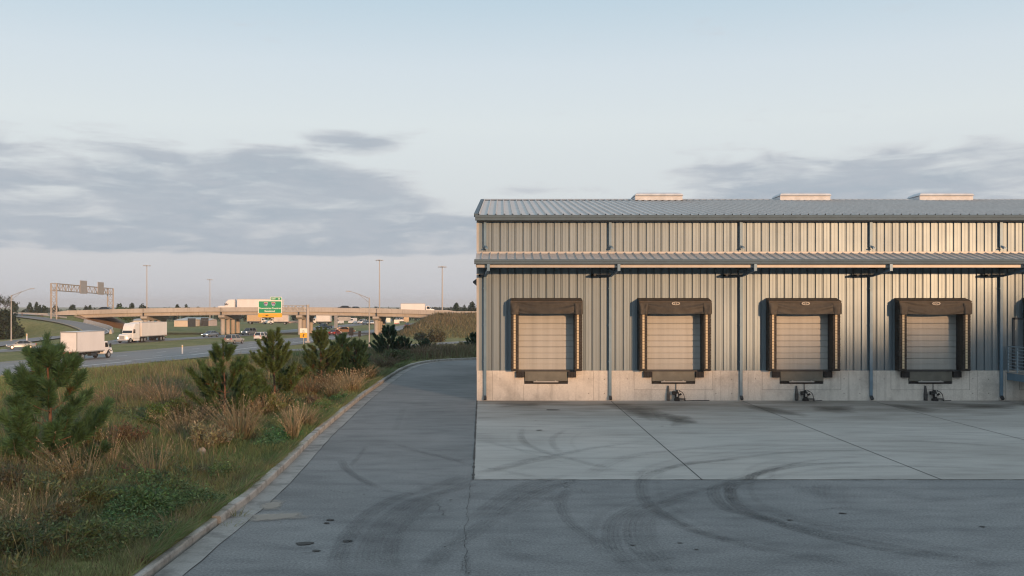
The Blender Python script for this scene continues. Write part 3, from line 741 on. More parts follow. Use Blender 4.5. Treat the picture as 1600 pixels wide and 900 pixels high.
# wall lamp on the gable end
l=MB(); l.loft([[(WX0-.0,41.3,4.72),(WX0,41.6,4.72),(WX0,41.6,5.05),(WX0,41.3,5.05)],[(WX0-.17,41.32,4.86),(WX0-.17,41.58,4.86),(WX0-.17,41.58,4.92),(WX0-.17,41.32,4.92)]]); l.build('wall_lamp',M['darkmetal'],wh)
# docks
def fabric_grid(mb, x0,x1,z0,z1,y,nx,nz,amp,seed,sag=0.0):
    r=np.random.default_rng(seed); ph=r.uniform(0,6.28,8); o=len(mb.v); vs=[]
    for j in range(nz+1):
        for i in range(nx+1):
            u=i/nx; v=j/nz; x=x0+(x1-x0)*u; z=z0+(z1-z0)*v-(sag*(1-abs(2*u-1)**2)*(1-v))
            q_=abs(2*u-1); s_=v+.55*(1-q_*q_)*(1 if int(seed)%2 else .8); wr=math.sin(10*s_+ph[0])*.28*(.25+q_)+math.sin(21*s_+ph[1]+2*u)*.12*q_+math.sin(5*u+ph[2])*.35+math.sin(27*u+ph[3]+3*v)*.10*(1-v)
            e=min(1,min(u,1-u)*8)*min(1,(1-v)*4)
            vs.append((x,y-amp*wr*e-.05*(1-v)*e,z))
    fs=[]
    for j in range(nz):
        for i in range(nx): a=j*(nx+1)+i; fs.append((a,a+1,a+nx+2,a+nx+1))
    mb.add(vs,fs)
for di,c in enumerate(DOCKS):
    # door: ribbed sections, set back behind the wall line
    d=MB(); prof=[]; z=FZ; nsec=5; hs=(3.66-FZ)/nsec
    for k in range(nsec):
        for dz,dy in ((0,.03),(.022,0),(hs*.44,0),(hs*.47,.018),(hs*.53,.018),(hs*.56,0),(hs-.022,0),(hs-.001,.03)):
            prof.append((WY+.13+dy,z+dz))
        z+=hs
    n=len(prof); d.add([(c-1.14,y,z) for y,z in prof]+[(c+1.14,y,z) for y,z in prof],[(i,i+1,n+i+1,n+i) for i in range(n-1)])
    do=d.build('dock_door',M['door'],wh)
    hd=MB(); hd.box(c-1.12,c+1.12,WY+.105,WY+.13,FZ-.005,FZ+.035); hd.build('bottom_seal',M['black'],do)
    # opening lining
    d=MB(); d.box(c-1.17,c-1.135,WY-.01,WY+.2,FZ,3.72); d.box(c+1.135,c+1.17,WY-.01,WY+.2,FZ,3.72); d.box(c-1.17,c+1.17,WY-.01,WY+.2,3.68,3.73); d.build('door_frame',M['darkmetal'],wh)
    # shelter
    sh=MB(); FY=WY-.50
    sh.box(c-1.43,c-1.40,FY+.10,WY+.03,FZ+.02,4.12); sh.box(c+1.40,c+1.43,FY+.10,WY+.03,FZ+.02,4.12); sh.box(c-1.43,c+1.43,FY+.10,WY+.03,4.12,4.15)
    so_=sh.build('dock_shelter',M['pad'],wh)
    for sx in (-1,1):
        p=MB(); loops=[]; nz=44
        xa=c+sx*1.445; xb=c+sx*1.135
        for k in range(nz+1):
            z=FZ+.015+(3.72-FZ)*k/nz; t=(k*.5)%1.0; pl=.012*math.sin(k*math.pi) + (.014 if k%2 else 0); j=random.uniform(-.004,.004)
            loops.append([(xa+sx*(pl+j),FY+.02,z),(xa-sx*.03,FY-pl,z),(xb+sx*.02,FY-pl-j,z),(xb,FY+.05,z),(xb,WY+.03,z),(xa,WY-.0,z)])
        p.loft(loops); po=p.build('side_pad',M['pad'],so_)
        gs=MB(); gx=c+sx*(1.30 if sx<0 else 1.27); gs.box(gx-.042,gx+.042,FY-.030,FY-.016,FZ+.10,3.60); gs.build('guide_strip',M['guide'],so_)
    hc=MB(); fabric_grid(hc,c-1.47,c+1.47,3.60,4.10,FY-.03,46,18,.05,di*7+3,.02+.012*((di*5)%4))
    hc.build('head_curtain',M['curtain'],so_,smooth=True)
    for sx in (-1,1):
        e=MB(); fabric_grid(e,c+sx*1.30-.17,c+sx*1.30+.17,3.62-.05,4.02,FY-.085,8,10,.03,di*11+sx+5,.02); e.build('corner_flap',M['curtain'],so_,smooth=True)
    bw=MB(); bw.loft([[(c-1.47,FY-.05,4.05),(c-1.47,FY-.06,4.10),(c-1.45,WY+.03,4.235),(c-1.45,WY+.03,4.05)],[(c+1.47,FY-.05,4.05),(c+1.47,FY-.06,4.10),(c+1.45,WY+.03,4.235),(c+1.45,WY+.03,4.05)]])
    bw.build('brow',M['brow'],so_)
    if di>0:
        lg=MB(); n=28; y=FY-.125
        ring=[];
        for rr in (1.0,.78):
            ring.append([(c+.0+.165*rr*math.cos(2*math.pi*k/n),y,4.0+.066*rr*math.sin(2*math.pi*k/n)*(1 if rr==1 else .95)) for k in range(n)])
        lg.add(ring[0]+ring[1],[(k,(k+1)%n,n+(k+1)%n,n+k) for k in range(n)])
        for dx in (-.045,.035):
            m=[(c+dx+.036*math.cos(t),y,4.0+.032*math.sin(t)) for t in np.linspace(.7,5.6,9)]; m2=[(c+dx+.018*math.cos(t),y,4.0+.016*math.sin(t)) for t in np.linspace(.7,5.6,9)]
            lg.add(m+m2,[(k,k+1,9+k+1,9+k) for k in range(8)])
        lg.build('logo',M['logo'],so_)
    # leveller, lip and bumpers
    lv=MB(); lv.box(c-.885,c+.885,WY-.10,WY+.3,.80,FZ-.015); lo=lv.build('dock_leveler',M['leveler'],wh,bevel=.012)
    lp=MB(); lp.box(c-.52,c+.50,WY-.15,WY-.09,.765,.805); lp.box(c-.42,c-.37,WY-.16,WY-.09,.80,.835); lp.box(c+.36,c+.41,WY-.16,WY-.09,.80,.835); lp.build('lip_keeper',M['trim'],lo)
    lp=MB(); lp.box(c-.89,c+.89,WY-.03,WY+.05,.69,.78); lp.build('pit_edge',M['black'],lo)
    lp=MB(); lp.box(c-1.22,c+1.22,WY-.13,WY-.05,FZ-.03,FZ+.015); lp.build('sill_angle',M['darkmetal'],wh)
    for sx in (-1,1):
        bp=MB(); x0=c+sx*1.065
        for k in range(3): bp.box(x0-.165+.111*k,x0-.165+.111*k+.104,WY-.19,WY-.05,.965,FZ-.035)
        bp.build('dock_bumper',M['black'],wh)
    # trailer restraint at the foot of the wall
    if di>0:
        r=MB(); x0=c-.0
        r.box(x0-.28,x0-.17,WY-.20,WY-.05,.02,.30); r.loft([[(x0-.27,WY-.18,.30),(x0-.17,WY-.18,.30),(x0-.17,WY-.05,.30),(x0-.27,WY-.05,.30)],[(x0-.245,WY-.12,.62),(x0-.20,WY-.12,.62),(x0-.20,WY-.05,.62),(x0-.245,WY-.05,.62)]])
        ro=r.build('vehicle_restraint',M['darkmetal'],wh)
        r=MB(); r.box(x0+.02,x0+.20,WY-.36,WY-.10,.0,.10); r.bar((x0+.11,WY-.22,.08),(x0+.11,WY-.22,.36),.085,10); r.bar((x0+.11,WY-.22,.36),(x0+.11,WY-.20,.44),.05,8); r.bar((x0+.10,WY-.08,.40),(x0+.10,WY-.08,.74),.016,6); r.box(x0-.07,x0+.05,WY-.28,WY-.12,.26,.40); r.bar((x0+.2,WY-.25,.25),(x0+.29,WY-.25,.30),.04,8)
        r.build('hydraulic_pump',M['black'],ro)
        r=MB(); r.bar((x0+.11,WY-.31,.19),(x0+.11,WY-.315,.31),.035,8); r.build('gauge',M['steelgrey'],ro); r=MB(); r.box(x0+.21,x0+.245,WY-.24,WY-.16,.37,.47); r.build('valve',M['steelgrey'],ro)
        hs_=[]
        for t in np.linspace(0,1,30):
            hs_.append((x0+.18+.62*t+.05*math.sin(9*t),WY-.24-.10*math.sin(5*t),max(.02,.42*(1-t*2.6)+.10*math.sin(6*t)*(t<.75)+.02)))
        r=MB(); r.tube(hs_,.014,6); r.tube([(x0+.3+.16*math.cos(t),WY-.30+.10*math.sin(t),.03+.01*t) for t in np.linspace(0,9,26)],.013,6); r.build('hose',M['black'],ro,smooth=True)
        if di==1:
            r=MB(); r.tube([(x0+.75,WY-.2,.02),(x0+1.1,WY-.18,.02),(x0+1.45,WY-.2,.02)],.016,6); r.build('hose',M['black'],ro)
# personnel door and landing at the far end
pd=MB(); pd.box(21.14,22.1,WY-.02,WY+.02,FZ+.02,3.34); pdo=pd.build('personnel_door',M['wall'],wh)
hd=MB(); hd.box(21.06,21.14,WY-.05,WY+.03,FZ+.01,3.42); hd.box(22.1,22.18,WY-.05,WY+.03,FZ+.01,3.42); hd.box(21.06,22.18,WY-.05,WY+.03,3.34,3.42); hd.build('door_frame',M['soffit'],pdo)
hd=MB(); hd.box(21.155,21.18,WY-.045,WY-.02,2.9,3.0); hd.box(21.155,21.18,WY-.045,WY-.02,1.5,1.6); hd.bar((22.0,WY-.07,2.2),(22.0,WY-.02,2.2),.03,8); hd.build('handle',M['trim'],pdo)
pl=MB(); pl.box(20.80,24.0,WY-1.6,WY-.06,.86,1.15); plo=pl.build('landing',M['spout'],wh,bevel=.01)
g_=MB(); g_.box(20.78,24.0,WY-1.62,WY-.06,1.153,1.19); g_.build('deck_plate',M['steelgrey'],plo)
rl=MB()
for z in np.linspace(1.33,2.24,8): rl.bar((20.83,WY-.12,z),(20.83,WY-1.57,z),.016 if z<2.2 else .024,8); 
for z in np.linspace(1.33,2.24,8): rl.bar((20.83,WY-1.57,z),(24.0,WY-1.57,z),.016 if z<2.2 else .024,8)
for yy in (WY-.12,WY-.85,WY-1.57): rl.beam((20.83,yy,1.19),(20.83,yy,2.26),.045,.045)
for xx in (22.2,23.9): rl.beam((xx,WY-1.57,1.19),(xx,WY-1.57,2.26),.045,.045)
rl.build('railing',simple('railing_blue_grey',(.24,.32,.38),.5,.1),plo)
lg=MB()
for xx in (21.0,23.6): lg.beam((xx,WY-1.45,0),(xx,WY-1.45,.86),.1,.1)
lg.build('landing_leg',M['spout'],plo)

# ------------------------------------------------------------------ roads
NL=[(-84,20),(-74,80),(-69,110),(-62.5,150),(-55.5,190),(-49.5,221),(-44.5,252),(-41,290),(-38,383),(-40,500),(-50,650),(-75,900)]
NR=[(-64,20),(-57,80),(-50.5,108),(-44.8,134),(-42.5,150),(-39.5,182),(-37,213),(-34,252),(-31,290),(-29,383),(-31,500),(-41,650),(-66,900)]
FL=[(-112,40),(-100,100),(-94,130),(-88,160),(-83,185),(-78,212),(-73,235),(-69.5,256),(-66,300),(-62,380),(-60,500),(-68,650),(-90,900)]
FR=[(-100,40),(-90,100),(-84,130),(-79,160),(-74,190),(-70,212),(-64,235),(-60,256),(-56,300),(-53,380),(-52,500),(-60,650),(-82,900)]
def resample(P,n,y0=None):
    P=smooth_path([(*p,0) for p in P],8)[:,:2]; s=np.concatenate([[0],np.cumsum(np.linalg.norm(np.diff(P,axis=0),axis=1))])
    t=np.linspace(0,s[-1],n); return np.column_stack([np.interp(t,s,P[:,0]),np.interp(t,s,P[:,1])])
def by_y(P,ysamp):
    P=smooth_path([(*p,0) for p in P],8)[:,:2]; return np.column_stack([np.interp(ysamp,P[:,1],P[:,0]),ysamp])
YS=np.concatenate([np.arange(40,320,3.0),np.arange(320,880,10.0)])
def road(name,L,Rr,marks,mat=M['highway'],off=.05):
    A=by_y(L,YS); B=by_y(Rr,YS); rows=[]; K=6
    for k in range(K+1):
        P=A+(B-A)*k/K; rows.append(np.column_stack([P,terrain(P[:,0],P[:,1])+off]))
    V=np.concatenate(rows); n=len(YS); F=[(k*n+i,k*n+i+1,(k+1)*n+i+1,(k+1)*n+i) for k in range(K) for i in range(n-1)]
    o=np_mesh(name,V,np.array(F),mat); tag(o,kind='structure')
    for t,wd,mt,dash in marks:
        ys=np.arange(40,500,1.5); a=by_y(L,ys); b=by_y(Rr,ys); c=a+(b-a)*t
        mbk=MB(); 
        for i in range(len(ys)-1):
            if dash and (ys[i]%12)>3.2: continue
            z=float(terrain(c[i:i+1,0],c[i:i+1,1])[0])+off+.02; z2=float(terrain(c[i+1:i+2,0],c[i+1:i+2,1])[0])+off+.02
            mbk.add([(c[i,0]-wd/2,c[i,1],z),(c[i,0]+wd/2,c[i,1],z),(c[i+1,0]+wd/2,c[i+1,1],z2),(c[i+1,0]-wd/2,c[i+1,1],z2)],[(0,1,2,3)])
        tag(mbk.build('road_marking',mt),kind='structure')
road('highway',NL,NR,[(.10,.16,M['paintyellow'],False),(.36,.16,M['paintwhite'],True),(.62,.16,M['paintwhite'],True),(.80,.32,M['paintwhite'],False)])
road('highway',FL,FR,[(.90,.16,M['paintyellow'],False),(.5,.16,M['paintwhite'],True),(.12,.3,M['paintwhite'],False)])
def path_road(name, P, wd, mat, off=.07, zs=None, n=None, marks=True):
    P=smooth_path([(*p,0) if len(p)==2 else p for p in P],6); T=np.gradient(P[:,:2],axis=0); T/=np.linalg.norm(T,axis=1,keepdims=True); Nn=np.column_stack([-T[:,1],T[:,0]])
    rows=[]; K=4
    for k in range(K+1):
        Q=P[:,:2]+Nn*(k/K-.5)*wd
        z=(P[:,2]+off) if zs else terrain(Q[:,0],Q[:,1])+off
        rows.append(np.column_stack([Q,z]))
    V=np.concatenate(rows); n=len(P); F=[(k*n+i,k*n+i+1,(k+1)*n+i+1,(k+1)*n+i) for k in range(K) for i in range(n-1)]
    o=np_mesh(name,V,np.array(F),mat); tag(o,kind='structure')
    if marks:
        for s_,mt in ((.43,M['paintwhite']),(-.43,M['paintyellow'])):
            a=P[:,:2]+Nn*(s_*wd-.08); b=P[:,:2]+Nn*(s_*wd+.08); z=(P[:,2]+off+.03) if zs else terrain(a[:,0],a[:,1])+off+.03
            V=np.concatenate([np.column_stack([a,z]),np.column_stack([b,z])]); tag(np_mesh('road_marking',V,np.array([(i,i+1,n+i+1,n+i) for i in range(n-1)]),mt),kind='structure')
    return P,Nn
SERV=[(-47.5,132),(-44,148),(-36.5,163),(-22,177),(-5,206),(10,235),(40,262),(90,280)]
path_road('service_road',SERV,6.0,M['highway'],.075)
RP,RN=path_road('exit_ramp',RAMP,6.2,M['highway'],.05,zs=True)
path_road('bridge_approach',[(-600,264.5),(-300,264.5),(-160,264.5),(-109.5,264.5)],20,M['highway'],.12,marks=False)
path_road('bridge_approach',[(-16.2,264.5),(20,264.5),(120,264.5),(400,264.5)],20,M['highway'],.12,marks=False)

# ------------------------------------------------------------------ guard rails
def guardrail(label,pts,group,solid=False,h=.75):
    P=smooth_path(pts,6); 
    t=thing('guard_rail' if not solid else 'concrete_barrier',label,'guard rail' if not solid else 'barrier',tuple(P[0]),0,group)
    o=np.array(P[0]); mb=MB()
    if solid:
        T=np.gradient(P[:,:2],axis=0); T/=np.linalg.norm(T,axis=1,keepdims=True)
        mb.loft([[(p[0]-o[0]-t_[1]*a,p[1]-o[1]+t_[0]*a,p[2]-o[2]+z) for a,z in ((-.3,-.2),(-.27,.15),(-.12,h),(.12,h),(.27,.15),(.3,-.2))] for p,t_ in zip(P,T)])
        mb.build('barrier_wall',M['bridgecon'],t)
    else:
        for a,b in zip(P[:-1],P[1:]): mb.beam(tuple(a-o+[0,0,h-.13]),tuple(b-o+[0,0,h-.13]),.08,.32)
        mb.build('rail',M['steelgrey'],t)
        s=0; last=-9
        pm=MB()
        for a,b in zip(P[:-1],P[1:]):
            s+=np.linalg.norm(b-a)
            if s-last>5.5: last=s; pm.box(*(float(v) for v in (a[0]-o[0]-.08,a[0]-o[0]+.08,a[1]-o[1]-.08,a[1]-o[1]+.08,a[2]-o[2]-.2,a[2]-o[2]+h-.05)))
        pm.build('rail_post',M['bark'],t)
    return t
side=RP[:,:2]+RN*3.5
i0=int(len(RP)*.23)
def zt(p): return (p[0],p[1],tz(p[0],p[1]))
# outer side of the loop (away from its centre)
outer=[(*s,float(p[2])) for s,p in zip(side,RP)]
cen=np.array([atD(60,215),222.0])
if np.linalg.norm(side[len(side)//2]-cen)<np.linalg.norm(RP[len(RP)//2,:2]-cen): outer=[(*s,float(p[2])) for s,p in zip(RP[:,:2]-RN*3.5,RP)]
guardrail('low concrete barrier along the outer edge of the curving exit ramp',[outer[i] for i in range(6*5,6*8,3)],None,True,.8)
guardrail('steel guard rail lining the upper reach of the exit ramp',[outer[i] for i in range(6*1,6*5-2,4)],None)
guardrail('steel guard rail on the grass bank under the sign gantry',[(x,252.6,tz(x,252.6)) for x in (-330,-250,-200,-170,-140,-125,-112)],None)
guardrail('steel guard rail on top of the embankment behind the warehouse corner',[(x,252.6,tz(x,252.6)+.1) for x in (-13,0,15,40,80,140)],None)

# ------------------------------------------------------------------ overpass
br=thing('overpass_bridge','long tan concrete road bridge on four rows of round columns','bridge',(-63,256,LOW))
def BT(X): return 2.75+.82*(1-((X+63)/46.5)**2)      # top of the parapet
ARC=np.linspace(-109,-17,47)
def deck_loft(prof,name,mat,parent=br):
    mb=MB(); mb.loft([[(X+63,y-256,BT(X)+dz-LOW) for y,dz in prof] for X in ARC]); return mb.build(name,mat,parent)
# girder, set back below the overhanging slab edge
deck_loft([(256.25,-2.02),(256.18,-1.92),(256.42,-1.75),(256.42,-1.10),(273.6,-1.10),(273.6,-1.75),(273.8,-1.92),(273.7,-2.02)],'girder',M['bridgecon'])
deck_loft([(255.75,-1.12),(255.75,-.93),(274.2,-.93),(274.2,-1.12)],'deck_slab',M['bridgecon'])
for yy in (255.75,273.85): deck_loft([(yy,-.93),(yy+.06,-.0),(yy+.24,-.0),(yy+.35,-.93)],'parapet',M['bridgecon'])
pc=MB()
for xb in (-92,-72,-52,-32): pc.box(xb+63-.05,xb+63+.05,-.30,.45,BT(xb)-2.0-LOW,BT(xb)-.02-LOW)
pc.build('expansion_joint',M['darkmetal'],br)
for xb in (-92,-72,-52,-32.3):
    zc=BT(xb)-2.03-LOW
    mb=MB(); mb.loft([[(xb+63-.8,y,zc-dz),(xb+63+.8,y,zc-dz),(xb+63+.8,y,zc),(xb+63-.8,y,zc)] for y,dz in ((.0,.55),(1.1,1.05),(16.3,1.05),(17.4,.55))]); cap=mb.build('pier_cap',M['bridgecon'],br,bevel=.05)
    for yy in (1.4,6.2,11.1,16.0):
        mb=MB(); mb.bar((xb+63,yy,-.3),(xb+63,yy,zc-1.0),.58,20); mb.build('column',M['bridgecon'],cap,smooth=False)
for xa,s in ((-109,-1),(-17,1)):
    zt_=BT(xa)-LOW
    mb=MB(); mb.box(xa+63 if s>0 else xa+63-1.2,xa+63+1.2 if s>0 else xa+63,-.2,18,zt_-3.4,zt_-.95)
    for yy in (-.42,17.7):
        x0=xa+63
        mb.loft([[(x0,yy,zt_-2.3),(x0,yy+.5,zt_-2.3),(x0,yy+.5,zt_-.0),(x0,yy,zt_-.0)],[(x0+s*2.2,yy,zt_-2.3),(x0+s*2.2,yy+.5,zt_-2.3),(x0+s*2.2,yy+.5,zt_-.02),(x0+s*2.2,yy,zt_-.02)],[(x0+s*6.5,yy,zt_-1.1),(x0+s*6.5,yy+.5,zt_-1.1),(x0+s*6.5,yy+.5,zt_-.6),(x0+s*6.5,yy,zt_-.6)]])
    mb.build('abutment',M['bridgecon'],br)
# slope paving below the west abutment
M['slopepave']=concrete('slope_paving',(.36,.24,.15),(.20,.14,.09),.3,True)
mb=MB(); vs=[]
for y0 in np.linspace(252.5,275,10):
    for t in np.linspace(0,1,10):
        x_=-108.5+11.2*t; vs.append((x_,y0,max(tz(x_,y0),LOW)+.10))
mb.add(vs,[(i*10+j,i*10+j+1,(i+1)*10+j+1,(i+1)*10+j) for i in range(9) for j in range(9)])
tag(mb.build('slope_paving',M['slopepave']),kind='structure')

# ------------------------------------------------------------------ lamp poles
def high_mast(px,D,pytop,label):
    x=atD(px,D); z=tz(x,D); h=zat(pytop,D)-z
    t=thing('high_mast_lamp',label,'light pole',(x,D,z),0,'tall masts along the highway')
    m=MB(); m.bar((0,0,0),(0,0,h),.20,10,.11); m.build('mast',M['polegrey'],t)
    m=MB(); m.bar((0,0,h-.1),(0,0,h+.15),.34,10)
    m.build('lamp_ring',M['polegrey'],t)
    for k in range(6):
        a=k*math.pi/3; l=MB(); l.bar((math.cos(a)*.4,math.sin(a)*.4,h),(math.cos(a)*.95,math.sin(a)*.95,h+.02),.04,5); l.loft([[(math.cos(a)*.95+sx*.2,math.sin(a)*.95+sy*.2,h-.16) for sx,sy in ((-1,-1),(1,-1),(1,1),(-1,1))],[(math.cos(a)*.95+sx*.12,math.sin(a)*.95+sy*.12,h+.1) for sx,sy in ((-1,-1),(1,-1),(1,1),(-1,1))]]); l.build('floodlight',M['polegrey'],t)
high_mast(229.5,300,415,'tall high mast light rising behind the bridge between the gantry and the parked trailer truck')
high_mast(328,392,437,'most distant high mast light, beside the small far factory')
high_mast(593,292,406.5,'tallest high mast light, rising just beyond the last bridge pier')
high_mast(691,262,417,'high mast light standing on the embankment close to the warehouse corner')
def street_lamp(px,D,pybase,pytop,dirx,label,arm):
    x=atD(px,D); z=tz(x,D); h=zat(pytop,D)-z
    t=thing('street_lamp',label,'street lamp',(x,D,z),0,'single arm lamps beside the roads')
    m=MB(); m.bar((0,0,0),(0,0,h),.13,8,.09); m.box(-.2,.2,-.2,.2,0,.3); m.build('pole',M['polegrey'],t)
    m=MB(); m.tube([(0,0,h-.15),(dirx*arm*.5,0,h+arm*.16),(dirx*arm,0,h+arm*.33)],[.06,.05,.045],6); m.tube([(0,0,h-.9),(dirx*arm*.30,0,h-.1),(dirx*arm*.55,0,h+arm*.17)],.04,6); m.build('arm',M['polegrey'],t)
    m=MB(); e=(dirx*arm,0,h+arm*.33); m.loft([[(e[0],-.12,e[2]-.08),(e[0],.12,e[2]-.08),(e[0],.12,e[2]+.08),(e[0],-.12,e[2]+.08)],[(e[0]+dirx*.8,-.16,e[2]-.04),(e[0]+dirx*.8,.16,e[2]-.04),(e[0]+dirx*.8,.1,e[2]+.1),(e[0]+dirx*.8,-.1,e[2]+.1)]]); m.build('lamp_head',M['polegrey'],t)
street_lamp(17.5,190,532,461,1,'single arm street lamp beside the silver sedan at the ramp merge',3.6)
street_lamp(577,178,537,465,-1,'single arm street lamp on the service road behind the clustered young pines',3.4)
# ------------------------------------------------------------------ truss gantry seen from behind
def truss(mb,p,q,wd,h,n,r=.09,r2=.05):
    p=Vector(p);q=Vector(q);d=(q-p)/n; s=d.normalized().cross(Vector((0,0,1)))*wd/2; u=Vector((0,0,h))
    for sg in (-1,1):
        for uu in (Vector((0,0,0)),u): mb.bar(p+s*sg+uu,q+s*sg+uu,r,6)
        for i in range(n):
            a=p+d*i+s*sg;b=a+d
            if i%2: mb.bar(a,b+u,r2,5)
            else: mb.bar(a+u,b,r2,5)
            mb.bar(a,a+u,r2,5)
    for i in range(n+1):
        a=p+d*i
        for uu in (Vector((0,0,0)),u): mb.bar(a-s+uu,a+s+uu,r2,5)
D1=243.0; D2=292.0
gxa=atD(84,D1); gxb=atD(172.5,D2); za=tz(gxa,D1)
ga=thing('sign_gantry','steel lattice sign gantry spanning the bridge approach, two sign backs hanging on it','sign gantry',(gxa,D1,za))
vec=Vector((gxb-gxa,D2-D1,0)); dirv=vec.normalized(); zb=tz(gxb,D2)-za
topA=zat(442.5,D1)-za; topB=zat(450.5,D2)-za
for (c,z0,zt_,pxh) in ((Vector((0,0,0)),-.3,topA,.68),(vec,min(zb,-2),topB,.82)):
    m=MB(); hx=pxh
    for sx in (-hx,hx): m.bar(c+Vector((sx,0,z0)),c+Vector((sx,0,zt_)),.19,8); m.box(c.x+sx-.4,c.x+sx+.4,c.y-.4,c.y+.4,z0-.3,z0+.35)
    nn=5
    for k in range(nn):
        a=z0+.8+(zt_-1.9-z0)*k/nn; b=z0+.8+(zt_-1.9-z0)*(k+1)/nn
        m.bar(c+Vector((-hx,0,a)),c+Vector((hx,0,b)),.06,5); m.bar(c+Vector((hx,0,a)),c+Vector((-hx,0,b)),.06,5); m.bar(c+Vector((-hx,0,b)),c+Vector((hx,0,b)),.05,5)
    m.build('gantry_leg',M['signback'],ga)
m=MB(); truss(m,Vector((0,0,topA-1.75)),vec+Vector((0,0,topB-1.75)),1.3,1.7,22,.09,.055); m.build('truss',M['signback'],ga)
def sign_back(px0,px1,py0,py1,t):
    p=vec*t; D=D1+(D2-D1)*t; zt_=zat(py0,D)-za; zb_=zat(py1,D)-za; side_=Vector((dirv.y,-dirv.x,0))*.85
    L=(px1-px0)/F0*D/abs(dirv.x*1.0+ .46)  # seen at a slant
    L=min(max(L,3.2),8)
    a=p-dirv*L/2+side_; b=p+dirv*L/2+side_; n_=side_.normalized()*.06; m=MB()
    m.add([a-n_+Vector((0,0,zb_)),b-n_+Vector((0,0,zb_)),b+n_+Vector((0,0,zb_)),a+n_+Vector((0,0,zb_)),a-n_+Vector((0,0,zt_)),b-n_+Vector((0,0,zt_)),b+n_+Vector((0,0,zt_)),a+n_+Vector((0,0,zt_))],[(0,3,2,1),(4,5,6,7),(0,1,5,4),(1,2,6,5),(2,3,7,6),(3,0,4,7)])
    for k in (.15,.5,.85):
        q=a.lerp(b,k)-n_*2; m.bar(q+Vector((0,0,zb_)),q+Vector((0,0,zt_)),.07,5)
    m.build('sign_panel',M['signback'],ga)
sign_back(121,133,438.5,459,.42); sign_back(151,162,441,460.5,.74)

# ------------------------------------------------------------------ lettering and road signs
def letters(txt,size,mat,parent,x,y,z,name='lettering',bold=0.0,align='CENTER',ex=.01):
    cu=bpy.data.curves.new(name,'FONT'); cu.body=txt; cu.size=size; cu.align_x=align; cu.extrude=ex; cu.offset=bold; cu.resolution_u=2
    ob=bpy.data.objects.new(name,cu); C.objects.link(ob); dg=bpy.context.evaluated_depsgraph_get(); dg.update()
    me=bpy.data.meshes.new_from_object(ob.evaluated_get(dg)); C.objects.unlink(ob); bpy.data.objects.remove(ob); bpy.data.curves.remove(cu)
    me.materials.clear(); me.materials.append(mat); o=bpy.data.objects.new(name,me); C.objects.link(o); o.parent=parent; o.location=(x,y,z); o.rotation_euler=(R(90),0,0); return o
DS=200.0; k_=DS/F0
sx0=atD(481,DS); szz=tz(sx0,DS)
sg=thing('highway_sign','green overhead exit sign with a yellow bottom strip on a cantilever arm','road sign',(sx0,DS,szz))
Z=lambda py: zat(py,DS)-szz
X=lambda px: atD(px,DS)-sx0
m=MB(); m.bar((0,0,-.1),(0,0,Z(476)),.30,12); m.box(-.45,.45,-.45,.45,-.1,.35); m.build('post',M['polegrey'],sg)
m=MB(); truss(m,Vector((X(405),0,Z(487.0))),Vector((-.25,0,Z(487.0))),.9,1.25,13,.07,.045); m.build('arm_truss',M['steelgrey'],sg)
def panel(x0,x1,z0,z1,y,mat,name,parent,rad=.12,th=.05):
    pts=[]; 
    for cx,cz,a0 in ((x1-rad,z1-rad,0),(x0+rad,z1-rad,90),(x0+rad,z0+rad,180),(x1-rad,z0+rad,270)):
        for q in range(4): a=R(a0+30*q); pts.append((cx+rad*math.cos(a),cz+rad*math.sin(a)))
    m=MB(); m.loft([[(x,y,z) for x,z in pts],[(x,y+th,z) for x,z in pts]]); return m.build(name,mat,parent)
yf=-.60
bd=panel(X(404.4),X(441.6),Z(489.2),Z(469.5),yf,M['signwhite'],'sign_panel',sg)
panel(X(405.6),X(440.4),Z(488.9),Z(470.8),yf-.015,M['signgreen'],'green_face',bd)
bd['label']='green destination panel with two route shields'
tb=panel(X(423.2),X(441.4),Z(469.2),Z(463.9),yf,M['signwhite'],'exit_tab',sg); panel(X(424.0),X(440.7),Z(468.9),Z(464.7),yf-.015,M['signgreen'],'tab_face',tb,.08)
yl_=panel(X(404.3),X(441.8),Z(495.8),Z(489.4),yf,M['signyellow'],'warning_strip',sg,.25)
letters('EXIT',.40,M['signwhite'],tb,X(428.6),yf-.03,Z(467.9),bold=.012); letters('38',.42,M['signwhite'],tb,X(436.8),yf-.03,Z(468.0),bold=.012)
letters('Downetarize Tountren',.47,M['signwhite'],bd,X(423),yf-.03,Z(482.8),bold=.012); letters('Sunnbond',.52,M['signwhite'],bd,X(422.6),yf-.03,Z(487.4),bold=.014)
letters('LEFT',.26,M['signback'],yl_,X(412.5),yf-.02,Z(493.4)); letters('NO',.36,M['black'],yl_,X(418.3),yf-.02,Z(493.7),bold=.02); letters('THRU TRAFFIC',.22,M['signback'],yl_,X(428.5),yf-.02,Z(493.3))
for pxc,num in ((416.5,'13'),(428.2,'72')):
    cx=X(pxc); cz=Z(475.2); 
    def shield(sc,y,mat,name,top=None):
        pts=[(-.36,.34),(-.2,.40),(0,.35),(.2,.40),(.36,.34),(.40,.12),(.34,-.14),(.18,-.32),(0,-.42),(-.18,-.32),(-.34,-.14),(-.40,.12)]
        if top is not None: pts=[(x,max(z,top)) for x,z in pts]
        m=MB(); m.loft([[(cx+x*sc,y,cz+z*sc) for x,z in pts],[(cx+x*sc,y+.01,cz+z*sc) for x,z in pts]]); return m.build(name,mat,bd)
    shield(1.0,yf-.03,M['signwhite'],'route_shield'); shield(.88,yf-.042,M['signblue'],'shield_face'); shield(.88,yf-.054,M['signred'],'shield_band',.17)
    letters(num,.42,M['signwhite'],bd,cx,yf-.065,cz-.24,bold=.012)
